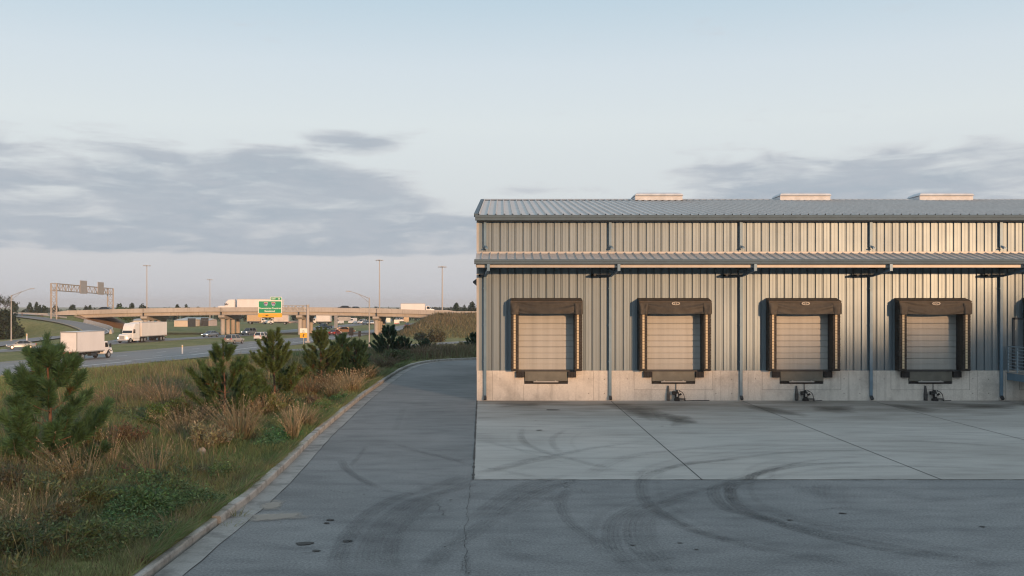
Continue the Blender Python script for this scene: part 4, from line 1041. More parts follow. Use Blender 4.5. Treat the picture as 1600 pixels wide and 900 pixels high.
# small two panel sign on its own post
DY=188.0; xx=atD(474.5,DY); zz=tz(xx,DY); Z2=lambda py: zat(py,DY)-zz
ss=thing('roadside_sign','small white and yellow two panel sign by the cantilever sign post','road sign',(xx,DY,zz))
m=MB(); m.box(-.06,.06,-.06,.06,-.1,Z2(514)); m.build('post',M['steelgrey'],ss)
wp=panel(-.68,.68,Z2(520),Z2(513),-.12,M['signwhite'],'white_panel',ss,.05); letters('JS',.55,M['signback'],wp,0,-.14,Z2(518.6)); panel(-.35,.35,Z2(519.6),Z2(519.2),-.13,M['signback'],'text_line',wp,.01)
yp=panel(-.68,.68,Z2(527.8),Z2(520.2),-.12,M['signyellow'],'yellow_panel',ss,.05)
m=MB(); m.box(-.06,.06,-.14,-.125,Z2(526.8),Z2(521.2)); m.box(-.06,.34,-.14,-.125,Z2(523.6),Z2(522.8)); m.box(-.34,0,-.14,-.125,Z2(525.4),Z2(524.6)); m.build('symbol',M['darkmetal'],yp)
# far overhead sign seen from behind
DF=330.0; xx=atD(525,DF); zz=tz(xx,DF)
fs=thing('overhead_sign','distant grey overhead sign back on a thick post seen under the bridge','road sign',(xx,DF,zz))
m=MB(); m.box(-.5,.5,-.4,.4,0,zat(492,DF)-zz); m.build('post',M['polegrey'],fs)
m=MB(); m.box(atD(529,DF)-xx,atD(548,DF)-xx,-.2,.1,zat(501,DF)-zz,zat(495,DF)-zz); m.box(.5,atD(530,DF)-xx,-.1,.1,zat(498,DF)-zz,zat(496.5,DF)-zz); m.build('sign_panel',M['steelgrey'],fs)
for px,D,w_,h_,lab in ((549,216,.95,2.7,'dark square sign board on short post behind the twin pine'),(562,218,.6,1.9,'narrow dark marker post behind the twin pine')):
    xx=atD(px,D); zz=tz(xx,D); t=thing('marker_board',lab,'marker',(xx,D,zz)); m=MB(); m.box(-.06,.06,-.05,.05,-.1,h_*.55); m.build('post',M['darkmetal'],t); panel(-w_/2,w_/2,h_*.35,h_*1.0,-.07,M['black'],'board',t,.08)
for px,D,lab,h_ in ((285,153,'white reflector post at the edge of the highway shoulder',1.4),(42,190,'white reflector post on the grass by the lone street lamp',1.6),(433,240,'white reflector post in the median',1.0)):
    xx=atD(px,D); zz=tz(xx,D); t=thing('reflector_post',lab,'marker post',(xx,D,zz)); m=MB(); m.box(-.09,.09,-.05,.05,-.1,h_); m.build('post',M['white'],t); m=MB(); m.box(-.06,.06,-.065,-.052,h_*.75,h_*.92); m.build('reflector',M['signyellow'],t)
for px,py,D,lab,mt in ((606,501,420,'white pole sign far down the highway','signwhite'),(620,504,410,'white and red pole sign far down the highway','signwhite'),(635,499,430,'tan pole sign far down the highway near the embankment','boxorange')):
    xx=atD(px,D); zz=tz(xx,D); zc=zat(py,D)-zz; t=thing('pole_sign',lab,'sign',(xx,D,zz)); m=MB(); m.bar((0,0,0),(0,0,zc),.18,6); m.build('pole',M['polegrey'],t); panel(-1.1,1.1,zc-1.1,zc+1.2,-.25,M[mt],'sign_face',t,.1,.4)
    if px==620: panel(-1.0,1.0,zc-1.0,zc-.3,-.28,M['signred'],'red_band',t,.05)

# ------------------------------------------------------------------ vehicles (each faces its own +Y)
PAINT={}
def paint(name,col,metal=.3):
    if name not in PAINT:
        m,nt,b=newmat('car_paint_'+name); b.inputs['Base Color'].default_value=(*col,1); b.inputs['Metallic'].default_value=metal; b.inputs['Roughness'].default_value=.32
        b.inputs['Coat Weight'].default_value=.4; b.inputs['Coat Roughness'].default_value=.1
        d=noise(nt,2.5,4); nt.links.new(ramp(nt,d,[(.3,tuple(c*.9 for c in col)),(.7,col)]),b.inputs['Base Color']); PAINT[name]=m
    return PAINT[name]
def wheel(parent,x,y,r,w=.22):
    sx=1 if x>0 else -1
    m=MB(); m.bar((x-w/2,y,r),(x+w/2,y,r),r,18); wo=m.build('wheel',M['tyre'],parent,bevel=.02)
    m=MB(); m.bar((x+sx*(w/2-.01),y,r),(x+sx*(w/2+.015),y,r),r*.62,14); m.build('rim',M['rim'],wo)
CARS={ # stations: y, half width, z bottom, z belt ; glass: y base front/rear, y top front/rear, z top
 'sedan':dict(st=[(-2.35,.66,.42,.78),(-2.28,.80,.30,.93),(-1.55,.89,.24,.99),(-.4,.91,.22,.97),(.75,.91,.22,.95),(1.6,.88,.24,.84),(2.15,.80,.28,.72),(2.35,.62,.36,.60)],g=(1.05,-1.75,.25,-.95,1.45),wb=(1.42,-1.38),wr=.33),
 'suv':dict(st=[(-2.32,.74,.50,.95),(-2.26,.88,.36,1.10),(-1.4,.94,.30,1.12),(0,.95,.28,1.10),(.9,.95,.28,1.08),(1.6,.93,.30,1.02),(2.15,.86,.34,.92),(2.32,.70,.42,.78)],g=(1.15,-2.22,.45,-1.95,1.78),wb=(1.42,-1.38),wr=.38),
 'pickup':dict(st=[(-2.85,.86,.55,1.08),(-2.8,.93,.48,1.12),(-1.0,.96,.38,1.14),(0,.97,.36,1.14),(1.1,.97,.36,1.12),(1.9,.95,.38,1.08),(2.55,.90,.42,1.0),(2.75,.78,.50,.85)],g=(1.25,-.75,.55,-.55,1.86),wb=(1.75,-1.75),wr=.41),
}
def car(name,style,label,x,y,hd,col,z=None,sc=1.0,lights=False,group=None,cat='car'):
    S=CARS[style]; z=tz(x,y)+.055 if z is None else z
    t=thing(name,label,cat,(x,y,z),-R(hd),group); t.scale=(sc,sc,sc)
    m=MB(); loops=[]
    for yy,hw,zb,zt_ in S['st']:
        zm=zb+(zt_-zb)*.55
        loops.append([(-hw*.86,yy,zb),(-hw,yy,zb+.12),(-hw*1.0,yy,zm),(-hw*.93,yy,zt_-.04),(-hw*.80,yy,zt_),(hw*.80,yy,zt_),(hw*.93,yy,zt_-.04),(hw,yy,zm),(hw,yy,zb+.12),(hw*.86,yy,zb)])
    m.loft(loops); body=m.build('body',paint(*col),t,smooth=False,bevel=.03)
    yf,yr,tf,tr_,zt_=S['g']; hw=S['st'][3][1]; zb=S['st'][3][3]-.03
    def q(f): return hw*(.80-.17*f)
    m=MB(); m.loft([[(-q(0),yr,zb),(q(0),yr,zb),(q(0),yf,zb),(-q(0),yf,zb)],[(-q(1),tr_,zt_-.05),(q(1),tr_,zt_-.05),(q(1),tf,zt_-.05),(-q(1),tf,zt_-.05)]])
    m.build('window_glass',M['glass'],t,bevel=.02)
    m=MB(); e=.02; m.loft([[(-q(1)-e,tr_-e,zt_-.055),(q(1)+e,tr_-e,zt_-.055),(q(1)+e,tf+e,zt_-.055),(-q(1)-e,tf+e,zt_-.055)],[(-q(1)+.08,tr_+.1,zt_),(q(1)-.08,tr_+.1,zt_),(q(1)-.08,tf-.1,zt_),(-q(1)+.08,tf-.1,zt_)]])
    for sx in (-1,1):
        m.beam((sx*q(0),yr-.01,zb),(sx*q(1),tr_-.01,zt_-.03),.09,.09); m.beam((sx*q(0),yf+.01,zb),(sx*q(1),tf+.01,zt_-.03),.06,.06)
        ym=(yf+yr)/2+.1; ymt=(tf+tr_)/2+.05; m.beam((sx*(q(0)+.01),ym,zb),(sx*(q(1)+.01),ymt,zt_-.03),.06,.08)
    m.build('roof',paint(*col),t)
    fy=S['st'][-1][0]; ry=S['st'][0][0]; fh=S['st'][-1][3]; rh=S['st'][0][3]
    for sx in (-1,1):
        m=MB(); m.box(sx*.68-.17,sx*.68+.17,fy-.16,fy-.0,fh-.02,fh+.12); m.build('headlight',M['headlight'] if lights else M['headoff'],t,bevel=.02)
        m=MB(); m.box(sx*.68-.14,sx*.68+.14,ry+.0,ry+.12,rh-.06,rh+.14); m.build('tail_light',M['taillight'],t,bevel=.02)
        for yy in S['wb']: wheel(t,sx*(hw-.10),yy,S['wr'])
    m=MB(); m.box(-.5,.5,fy-.06,fy+.02,fh-.16,fh-.04); m.box(-.62,.62,ry-.02,ry+.1,.34,.46); m.box(-.55,.55,fy-.1,fy+.02,.30,.36); m.build('grille',M['darkmetal'],t)
    m=MB(); m.box(-.2,.2,ry-.025,ry-.0,rh-.14,rh-.02); m.build('number_plate',M['white'],t)
    for sx in (-1,1):
        m=MB(); m.box(sx*(hw+.02)-.09,sx*(hw+.02)+.09,yf-.45,yf-.33,zb+.02,zb+.15); m.build('mirror',paint(*col),t)
    if style=='pickup':
        m=MB(); m.box(-.80,.80,-2.72,-.82,1.13,1.145); m.build('bed',M['black'],t)
    return t
SILVER=('silver',(.22,.26,.30),.5); TAN=('tan',(.40,.36,.31)); WHITE=('white',(.76,.76,.75),.0); RED=('red',(.20,.03,.03)); DARK=('dark',(.035,.04,.045)); COPPER=('copper',(.30,.20,.15)); BLUEG=('bluegrey',(.22,.27,.32))
def road_at(px,py): return gp(px,py,LOW+.05)
x,y=road_at(33,544.5); car('sedan','sedan','silver sedan coming toward the camera beside the lone street lamp at the ramp merge',x,y,180+62,SILVER,lights=False)
x,y=road_at(329,526.5); car('sedan','sedan','silver sedan just in front of the second bridge pier',x,y,180+22,SILVER,lights=True)
x,y=road_at(366,537); car('suv','suv','tan suv driving away, behind the second young pine',x,y,16,TAN)
x,y=road_at(389,523.5); car('suv','suv','silver suv coming out from under the bridge past the second pier',x,y,180+18,SILVER,lights=True)
x,y=road_at(410,531.8); car('suv','suv','white suv driving toward the bridge, below the green sign',x,y,14,WHITE)
x,y=road_at(506,514.5); car('pickup_truck','pickup','dark pickup passing behind the third young pine under the bridge',x,y,180+35,DARK,cat='pickup')
x,y=road_at(523.5,524); car('sedan','sedan','dark red sedan on the highway under the bridge',x,y,12,RED)
x,y=road_at(539,520.5); car('sedan','sedan','copper coloured car beyond the dark red sedan under the bridge',x,y,60,COPPER,sc=1.15)
x,y=road_at(636.5,511.5); car('sedan','sedan','tiny dark car at the far bend of the highway beside the embankment',x,y,-3,DARK)
def deck_z(X): return BT(X)-.93-.0
car('sedan','sedan','dark car crossing the bridge under the sign gantry',atD(162,268),268.0,-90,DARK,z=deck_z(-107)+.15,sc=1.1)
car('sedan','sedan','dark car on the bridge just beyond the cantilever sign post',atD(541,268),268.0,90,DARK,z=deck_z(-42)+.05)
car('sedan','sedan','small grey car following the dark car over the bridge',atD(558,269),269.0,90,BLUEG,z=deck_z(-39)-.1)
# parked row on the frontage road far beyond the bridge
for k,(px,py,c_,lab,st) in enumerate(((566,506.5,WHITE,'white suv first in the far parked row seen past the last pier','suv'),(573,507.5,SILVER,'silver sedan second in the far parked row, ahead of the white suv','sedan'),(580.5,507,WHITE,'white sedan third in the far parked row','sedan'),(597.5,506,SILVER,'silver suv at the far end of the parked row just past the last pier','suv'),(604,504.5,WHITE,'white car tiny on the highway beneath the white pole sign','sedan'),(627,503.5,WHITE,'white car tiny on the highway between the two distant pole signs','suv'))):
    x,y=gp(px,py,LOW); car('parked_car' if k<4 else 'sedan',st,lab,x,y,(200,150,170,190,-5,-8)[k],c_,group='cars far beyond the bridge',sc=1.12)
for px,py,c_,lab in ((530,506.8,WHITE,'white van distant under the overhead sign back'),(551,506,WHITE,'white delivery van distant between the overhead sign and the parked row')):
    x,y=gp(px,py,LOW); t=thing('van',lab,'van',(x,y,tz(x,y)),-R(195)); m=MB()
    m.loft([[(-.95,yy,.4),(.95,yy,.4),(.88,yy,zt_),(-.88,yy,zt_)] for yy,zt_ in ((-2.6,2.35),(1.2,2.4),(1.75,1.35),(2.6,1.1))]); m.build('body',paint(*c_),t,bevel=.05)
    m=MB(); m.box(-.8,.8,1.3,1.72,1.45,2.0); m.build('windscreen',M['glass'],t)
    for sx in (-.85,.85):
        for yy in (-1.6,1.7): wheel(t,sx,yy,.36)
# box truck, seen from behind
def box_truck(label,x,y,hd,z=None,sc=1.0,long=6.4,name='box_truck',boxh=2.55,bm='boxwhite'):
    z=tz(x,y)+.055 if z is None else z
    t=thing(name,label,'truck',(x,y,z),-R(hd)); t.scale=(sc,sc,sc)
    L=long; h0=1.12; h1=h0+boxh
    m=MB(); m.box(-1.24,1.24,-L/2,L/2,h0,h1); bo=m.build('cargo_box',M[bm],t,bevel=.03)
    m=MB()
    for sx in (-1,1): m.box(sx*1.225-.03,sx*1.225+.03,-L/2-.02,L/2+.01,h0-.04,h0+.10); m.box(sx*1.225-.03,sx*1.225+.03,-L/2-.02,L/2+.01,h1-.07,h1+.015); m.box(sx*1.20-.06,sx*1.20+.06,-L/2-.03,-L/2+.03,h0,h1)
    m.box(-1.25,1.25,-L/2-.025,-L/2+.03,h1-.16,h1+.01); m.build('box_trim',M['trim'],bo)
    m=MB(); prof=[]; nz=8
    for k in range(nz):
        z0=h0+.06+(h1-h0-.26)*k/nz; z1=h0+.06+(h1-h0-.26)*(k+1)/nz; prof+=[(-L/2-.022,z0),(-L/2-.008,z0+.012),(-L/2-.022,z0+.03),(-L/2-.022,z1-.001)]
    n=len(prof); m.add([(-1.12,y_,z_) for y_,z_ in prof]+[(1.12,y_,z_) for y_,z_ in prof],[(i,i+1,n+i+1,n+i) for i in range(n-1)]); rd=m.build('roller_door',M['white'],t)
    m=MB(); m.box(-.30,.12,-L/2-.06,-L/2-.02,h0+.55,h0+.63); m.build('handle',M['darkmetal'],rd)
    m=MB(); m.box(-1.22,1.22,-L/2-.03,-L/2+.06,h0-.16,h0-.02); sillo=m.build('rear_sill',M['signred'],t)
    for sx in (-1,1):
        m=MB(); m.box(sx*1.02-.16,sx*1.02+.16,-L/2-.06,-L/2-.02,h0-.15,h0-.03); m.build('tail_light',M['taillight'],t)
    m=MB(); m.box(-.42,-.30,-L/2+.1,L/2+1.2,.72,.95); m.box(.30,.42,-L/2+.1,L/2+1.2,.72,.95)
    for k in range(9): yy=-L/2+.3+k*(L-.6)/8; m.box(-1.2,1.2,yy,yy+.08,.97,1.10)
    m.box(-1.15,1.15,-L/2-.08,-L/2+.05,.48,.60); m.beam((-.7,-L/2,.54),(-.5,-L/2+.2,.95),.08,.08); m.beam((.7,-L/2,.54),(.5,-L/2+.2,.95),.08,.08)
    m.box(.55,1.12,.2,1.5,.5,.9); m.box(-1.12,-.55,.2,1.5,.5,.9); m.build('chassis',M['darkmetal'],t)
    for sx in (-1,1):
        m=MB(); m.box(sx*.92-.28,sx*.92+.28,-L/2+.42,-L/2+.45,.25,.95); m.build('mud_flap',M['black'],t)
        wheel(t,sx*1.02,-L/2+1.35,.48,.30); wheel(t,sx*.72,-L/2+1.35,.48,.26); wheel(t,sx*.98,L/2+1.25,.48,.28)
    y0=L/2+.22
    m=MB(); m.loft([[(-1.02,y0,.62),(1.02,y0,.62),(.98,y0,2.35),(-.98,y0,2.35)],[(-1.02,y0+1.15,.62),(1.02,y0+1.15,.62),(.97,y0+.95,2.38),(-.97,y0+.95,2.38)],[(-1.02,y0+1.28,.6),(1.02,y0+1.28,.6),(.95,y0+1.30,1.62),(-.95,y0+1.30,1.62)],[(-.98,y0+2.25,.58),(.98,y0+2.25,.58),(.82,y0+2.2,1.45),(-.82,y0+2.2,1.45)],[(-.85,y0+2.42,.6),(.85,y0+2.42,.6),(.72,y0+2.36,1.28),(-.72,y0+2.36,1.28)]]); cb=m.build('cab',M['white'],t,bevel=.05)
    m=MB()
    for sx in (-1,1): m.add([(sx*1.025,y0+.30,1.55),(sx*1.03,y0+1.05,1.55),(sx*1.0,y0+.92,2.2),(sx*1.0,y0+.30,2.2)],[(0,1,2,3)])
    m.add([(-.88,y0+1.29,1.66),(.88,y0+1.29,1.66),(.84,y0+1.0,2.28),(-.84,y0+1.0,2.28)],[(0,1,2,3)]); m.build('window',M['glass'],cb)
    for sx in (-1,1):
        m=MB(); m.box(sx*1.32-.11,sx*1.32+.11,y0+1.05,y0+1.15,1.5,2.05); m.bar((sx*1.0,y0+1.05,1.95),(sx*1.32,y0+1.1,1.95),.025,5); m.build('mirror',M['black'],cb)
        m=MB(); m.box(sx*.68-.16,sx*.68+.16,y0+2.36,y0+2.44,.78,.98); m.build('headlight',M['headoff'],cb)
        m=MB(); m.loft([[(sx*1.12,y0+.72,.52),(sx*.8,y0+.72,.52),(sx*.8,y0+.82,1.0),(sx*1.12,y0+.82,1.0)],[(sx*1.12,y0+1.08,1.18),(sx*.8,y0+1.08,1.18),(sx*.8,y0+1.2,1.2),(sx*1.12,y0+1.2,1.2)],[(sx*1.12,y0+1.9,.95),(sx*.8,y0+1.9,.95),(sx*.8,y0+1.85,1.0),(sx*1.12,y0+1.85,1.0)]]) ; m.build('wheel_arch',M['black'],cb)
    return t
bx,by=-57.4,136.6
BT_=box_truck('white box truck driving away beyond the tallest young pine, roller door lit by the sun',bx,by,10.5,boxh=2.75)
# articulated trucks
def semi(label,x,y,hd,z=None,sc=1.0,lights=True,name='semi_truck',tl=12.5,hh=1.0):
    z=tz(x,y)+.055 if z is None else z
    t=thing(name,label,'truck',(x,y,z),-R(hd)); t.scale=(sc,sc,sc*hh)
    # tractor: nose at +Y
    m=MB(); m.loft([[(-1.05,0,.75),(1.05,0,.75),(1.05,0,1.55),(-1.05,0,1.55)],[(-1.12,.4,.6),(1.12,.4,.6),(1.08,.4,1.75),(-1.08,.4,1.75)],[(-1.14,1.5,.6),(1.14,1.5,.6),(1.0,1.5,1.8),(-1.0,1.5,1.8)],[(-1.02,2.25,.6),(1.02,2.25,.6),(.88,2.25,1.68),(-.88,2.25,1.68)],[(-.80,2.55,.65),(.80,2.55,.65),(.66,2.5,1.5),(-.66,2.5,1.5)]])
    m.build('hood',M['white'],t,bevel=.08)
    m=MB(); m.loft([[(-1.2,-2.3,.8),(1.2,-2.3,.8),(1.2,-2.3,3.9),(-1.2,-2.3,3.9)],[(-1.2,-.6,.8),(1.2,-.6,.8),(1.18,-.6,3.85),(-1.18,-.6,3.85)],[(-1.18,.3,.8),(1.18,.3,.8),(1.1,.0,3.25),(-1.1,.0,3.25)],[(-1.15,.55,.8),(1.15,.55,.8),(1.08,.55,1.85),(-1.08,.55,1.85)]]); cb=m.build('cab',M['white'],t,bevel=.07)
    m=MB(); m.add([(-1.02,.58,1.92),(1.02,.58,1.92),(.98,.16,2.75),(-.98,.16,2.75)],[(0,1,2,3)])
    for sx in (-1,1): m.add([(sx*1.2,-.55,1.95),(sx*1.185,.28,1.95),(sx*1.15,.1,2.65),(sx*1.19,-.55,2.65)],[(0,1,2,3)])
    m.build('windscreen',M['glass'],cb)
    m=MB(); m.box(-.38,.38,-.52,-.40,3.52,3.66); m.build('roof_vent',M['black'],cb)
    m=MB(); m.box(-.50,.50,2.50,2.60,.78,1.45); m.build('grille',M['trim'],t)
    m=MB(); m.box(-1.08,1.08,2.3,2.68,.38,.70); m.build('bumper',M['rim'],t,bevel=.04)
    for sx in (-1,1):
        m=MB(); m.loft([[(sx*.95-.16,2.28,.86),(sx*.95+.14,2.28,.86),(sx*.95+.14,2.28,1.16),(sx*.95-.16,2.28,1.16)],[(sx*.92-.16,2.48,.88),(sx*.88+.08,2.42,.88),(sx*.88+.08,2.42,1.14),(sx*.92-.16,2.48,1.14)]]); m.build('headlight',M['headlight'] if lights else M['headoff'],t)
        m=MB(); m.box(sx*1.38-.1,sx*1.38+.1,.25,.35,1.9,2.7); m.build('mirror',M['black'],cb)
        m=MB(); m.box(sx*1.08-.12,sx*1.08+.12,-2.2,-.1,.38,.78); m.build('side_skirt',M['white'],t)
        m=MB(); m.bar((sx*1.05,-2.55,.9),(sx*1.05,-2.55,4.1),.08,8); m.build('exhaust_stack',M['rim'],t)
        wheel(t,sx*1.05,1.35,.50,.30)
        for yy in (-3.1,-4.4): wheel(t,sx*.98,yy,.50,.5)
    m=MB(); m.box(-.45,.45,-5.2,2.0,.6,.9); m.box(-1.1,1.1,-5.3,-2.4,.95,1.08); m.build('chassis',M['darkmetal'],t)
    yb=-3.0
    m=MB(); m.box(-1.28,1.28,yb-tl,yb,1.15,4.0); tr=m.build('trailer',M['boxwhite'],t,bevel=.03)
    m=MB()
    for sx in (-1,1): m.box(sx*1.27-.03,sx*1.27+.03,yb-tl-.01,yb+.01,1.10,1.26); m.box(sx*1.27-.03,sx*1.27+.03,yb-tl-.01,yb+.01,3.93,4.02)
    m.build('side_rail',M['trim'],tr)
    m=MB(); m.box(-.6,.6,yb-tl+.2,yb-tl+4.5,.75,1.12); m.box(-1.15,1.15,yb-tl,yb-tl+.1,.5,.62)
    for sx in (-.8,.8): m.box(sx-.08,sx+.08,yb-3.0,yb-2.85,.3,1.15)
    m.build('underframe',M['darkmetal'],tr)
    for yy in (yb-tl+1.3,yb-tl+2.6):
        for sx in (-1,1): wheel(t,sx*.98,yy,.50,.5)
    for sx in (-1,1):
        m=MB(); m.box(sx*1.0-.15,sx*1.0+.15,yb-tl-.03,yb-tl,1.0,1.12); m.build('tail_light',M['taillight'],tr)
    return t
x,y=road_at(196,535.5)
semi('white semi trailer truck with lit headlamps coming from the first bridge pier',x+.6,y,180+7.5,tl=11.0)
xm=atD(345,262); semi('semi truck with long pale trailer crossing the bridge behind the green exit sign',xm+2.0,261.0,-90,z=deck_z(-70)-.02,sc=.96,hh=.80,lights=False,tl=12.2)
xv=atD(652,262); bt2=box_truck('white box truck crossing the last span of the bridge near the embankment',xv-1.0,261.0,90,z=deck_z(-22)-.35,boxh=1.9,long=6.6,sc=.95)
# trucks parked near the trading estate beyond the bridge
for px,py,hd,lab in ((398,506.6,95,'orange box truck parked beyond the bridge beside the green sign'),(440,507.2,-92,'pale box truck parked beyond the bridge below the green sign'),(506,507.0,-88,'pale box truck parked beyond the bridge to the side of the sign post'),(488,506.5,100,'small pale truck half hidden behind the cantilever sign post')):
    x,y=gp(px,py,LOW); box_truck(lab,x,y,hd,long=5.6 if px!=488 else 3.6,boxh=2.6 if px!=488 else 1.9,bm='boxorange' if px==398 else ('boxpink' if px==440 else 'boxwhite'))

# ------------------------------------------------------------------ far buildings
def shed(label,px0,px1,pyr,pyb,col,depth=14,roofcol=(.34,.38,.39),door=None,gable=True,cat='building',D=None):
    D=F0*(CAMZ-LOW)/(pyb-478) if D is None else D
    xa=atD(px0,D); xb=atD(px1,D); z=LOW; h=zat(pyr,D)-z; L=xb-xa
    t=thing('industrial_shed',label,cat,((xa+xb)/2,D,z)); wm=simple('shed_wall_%d'%len(bpy.data.materials),col,.7,0,.08,.4); rm=simple('shed_roof_%d'%len(bpy.data.materials),roofcol,.6,.1,.1,.3)
    m=MB(); m.box(-L/2,L/2,0,depth,-.2,h*.80); m.build('wall',wm,t)
    m=MB(); m.extrude_x([(-.3,h*.79),(depth/2,h),(depth+.3,h*.79)],-L/2-.2,L/2+.2); m.build('roof',rm,t)
    for dx in (door or ()):
        m=MB(); m.box(dx-1.4,dx+1.4,-.06,.05,-.1,3.0); m.build('door',M['darkmetal'],t)
    return t
shed('cream factory wing with a dark loading door seen under the bridge',272,295.5,498.2,510,(.62,.54,.44),14,(.5,.48,.44),(3.6,),D=355)
shed('grey green factory hall behind the cream wing under the bridge',281,315,496.3,509,(.33,.38,.38),16,(.36,.42,.42),D=374)
shed('small pinkish shed at the end of the grey factory hall',315.5,327,498.6,509,(.55,.46,.42),10,(.5,.45,.42),(-.3,),D=366)
shed('white house glimpsed between the columns of the first pier',206,222,498,512,(.66,.66,.64),10,(.4,.38,.36),D=345)
shed('tan roadside store far beyond the parked trucks',402,418,501,507,(.34,.28,.22),10,(.3,.26,.22),D=430)
shed('low brown store far off between the sign and the pier',449,463,501.5,507,(.38,.30,.25),10,(.28,.24,.22),D=425)

# ------------------------------------------------------------------ vegetation helpers
def quads_from(cent,nrm,up,w,h):
    """leaf quads: centre, normal, up vector, width, height"""
    side=np.cross(up,nrm); side/=np.maximum(np.linalg.norm(side,axis=1,keepdims=True),1e-6)
    w=w[:,None]/2; h=h[:,None]/2
    V=np.stack([cent-up*h,cent+side*w,cent+up*h,cent-side*w],1).reshape(-1,3)
    F=np.arange(len(cent)*4).reshape(-1,4); return V,F
def unit(n): 
    v=rng.normal(size=(n,3)); return v/np.linalg.norm(v,axis=1,keepdims=True)
VEG=1.0
def vary(col,n,sv=.2,sh=.08):
    c=np.tile(np.array(col,dtype=float)*VEG,(n,1)); c*=rng.lognormal(0,sv,(n,1)); c*=1+rng.normal(0,sh,(n,3)); return np.clip(c,.004,1)
def crown(blobs,dens,leaf,col,col2=None):
    Vs=[];Fs=[];Cs=[];o=0
    for (c,r) in blobs:
        r=np.array(r); n=int(dens*np.mean(r)**2*4)
        d=unit(n); rad=rng.uniform(.35,1.05,n)**.5
        p=np.array(c)+d*r*rad[:,None]+rng.normal(0,.12,(n,3))*r
        nr=unit(n)*.8+d*.7; nr/=np.linalg.norm(nr,axis=1,keepdims=True); up=np.cross(nr,unit(n)); up/=np.linalg.norm(up,axis=1,keepdims=True)
        s=leaf*rng.uniform(.6,1.4,n); V,F=quads_from(p,nr,up,s*.75,s*1.2)
        shade=rng.lognormal(0,.15); cc=vary(col if (col2 is None or rng.random()<.6) else col2,n,.22,.07)*shade
        Vs.append(V);Fs.append(F+o);Cs.append(np.repeat(cc,4,0)); o+=len(V)
    return np.concatenate(Vs),np.concatenate(Fs),np.concatenate(Cs)
def leafy_tree(name,label,x,y,h,r,col,group=None,dens=26,leaf=.5,trunk=.3,cat='tree',seed=0,z=None,narrow=1.0,low=False):
    z=tz(x,y) if z is None else z; t=thing(name,label,cat,(x,y,z),rng.uniform(0,6),group)
    bl=[((0,0,h*.62),(r*.75,r*.75,h*.30))]
    if low: bl+= [((0,0,h*.30),(r*.95,r*.95,h*.32)),((r*.4,r*.2,h*.22),(r*.6,r*.6,h*.24)),((-r*.4,-r*.2,h*.22),(r*.6,r*.6,h*.24))]
    for k in range(int(rng.integers(6,10))):
        a=rng.uniform(0,6.28); rr=r*rng.uniform(.35,.75); bl.append(((math.cos(a)*rr,math.sin(a)*rr,h*rng.uniform(.38,.88)),(r*rng.uniform(.28,.48)*narrow,)*2+(h*rng.uniform(.09,.17),)))
    bl.append(((rng.normal(0,.15)*r,0,h*.90),(r*.36,r*.36,h*.12)))
    V,F,Cc=crown(bl,dens,leaf,col); np_mesh('crown',V,F,M['leaf'],Cc,t)
    m=MB(); m.tube([(0,0,-.3),(.05*r,0,h*.3),(0,.04*r,h*.75)],[trunk,trunk*.75,trunk*.25],7)
    for k in range(5):
        a=rng.uniform(0,6.28); m.tube([(0,0,h*rng.uniform(.25,.5)),(math.cos(a)*r*.35,math.sin(a)*r*.35,h*.6),(math.cos(a)*r*.6,math.sin(a)*r*.6,h*.75)],[trunk*.4,trunk*.25,trunk*.08],5)
    m.build('trunk',M['barkgrey'],t); return t
# the young wood beyond the far fields: one mass
def wood(name,path,depth,h0,h1,step,col,leaf,dens,kind='stuff'):
    P=smooth_path([(*p,0) for p in path],10)[:,:2]; s=np.concatenate([[0],np.cumsum(np.linalg.norm(np.diff(P,axis=0),axis=1))]); L=s[-1]; bl=[]; tr=MB()
    for row in range(depth):
        u=rng.uniform(0,step)
        while u<L:
            x=np.interp(u,s,P[:,0]); y=np.interp(u,s,P[:,1])+row*5+rng.normal(0,1.5); h=rng.uniform(h0,h1)*(1+.03*row); r=h*rng.uniform(.22,.34)
            z=tz(x,y); bl.append(((x,y,z+h*.5),(r,r,h*.42)))
            for k in range(3): a=rng.uniform(0,6.28); bl.append(((x+math.cos(a)*r*.6,y+math.sin(a)*r*.6,z+h*rng.uniform(.4,.85)),(r*.55,r*.55,h*.18)))
            tr.bar((x,y,z-.2),(x,y,z+h*.6),.14,4,.06,cap=False)
            u+=step*rng.uniform(.6,1.4)
    V,F,Cc=crown(bl,dens,leaf,col,tuple(c*1.5 for c in col)); o=np_mesh(name,V,F,[M['leaf']],Cc); tag(o,kind=kind)
    tr.build('wood_trunks',M['barkgrey'],o)
    return o
DK=(.034,.055,.034)
wood('woods',[(-420,330),(-300,395),(-190,452),(-120,470),(-40,480),(-12,520),(40,560)],4,3.7,5.4,4.2,DK,.55,11)
wood('woods',[(-300,620),(-60,800),(120,1000),(400,1200)],2,5.2,7,7,(.045,.06,.05),1.0,3.2)
wood('woods',[(-30,620),(-10,760),(-80,1000)],2,5,6.5,6,(.045,.06,.045),.9,4)
FT=[(22,472.5,13,'dark round pine far behind the guard rail near the lone street lamp'),(62,477.5,6,'small dark treetop far behind the embankment guard rail') ,(47,474,11,'broad dark treetop beside the lone street lamp'),(58,473.5,9,'tallest of the treetops between street lamp and gantry'),(88,478,4,'tiny treetop just beside the gantry leg'),(113,477,11,'dark treetop framed low inside the gantry'),(134,479,8,'low treetop in the middle of the gantry opening'),(141,478,9,'green treetop behind the bridge end inside the gantry'),(187,475.5,12,'pointed treetop behind the bridge just past the gantry'),(205,475,9,'narrow treetop behind the bridge near the first mast'),(223,476,13,'broad treetop right beside the first high mast'),(277,477.5,7,'small treetop above the bridge over the far factory'),(291,477,9,'forked treetop above the bridge over the far factory'),(70,479,7,'low treetop just outside the gantry')]
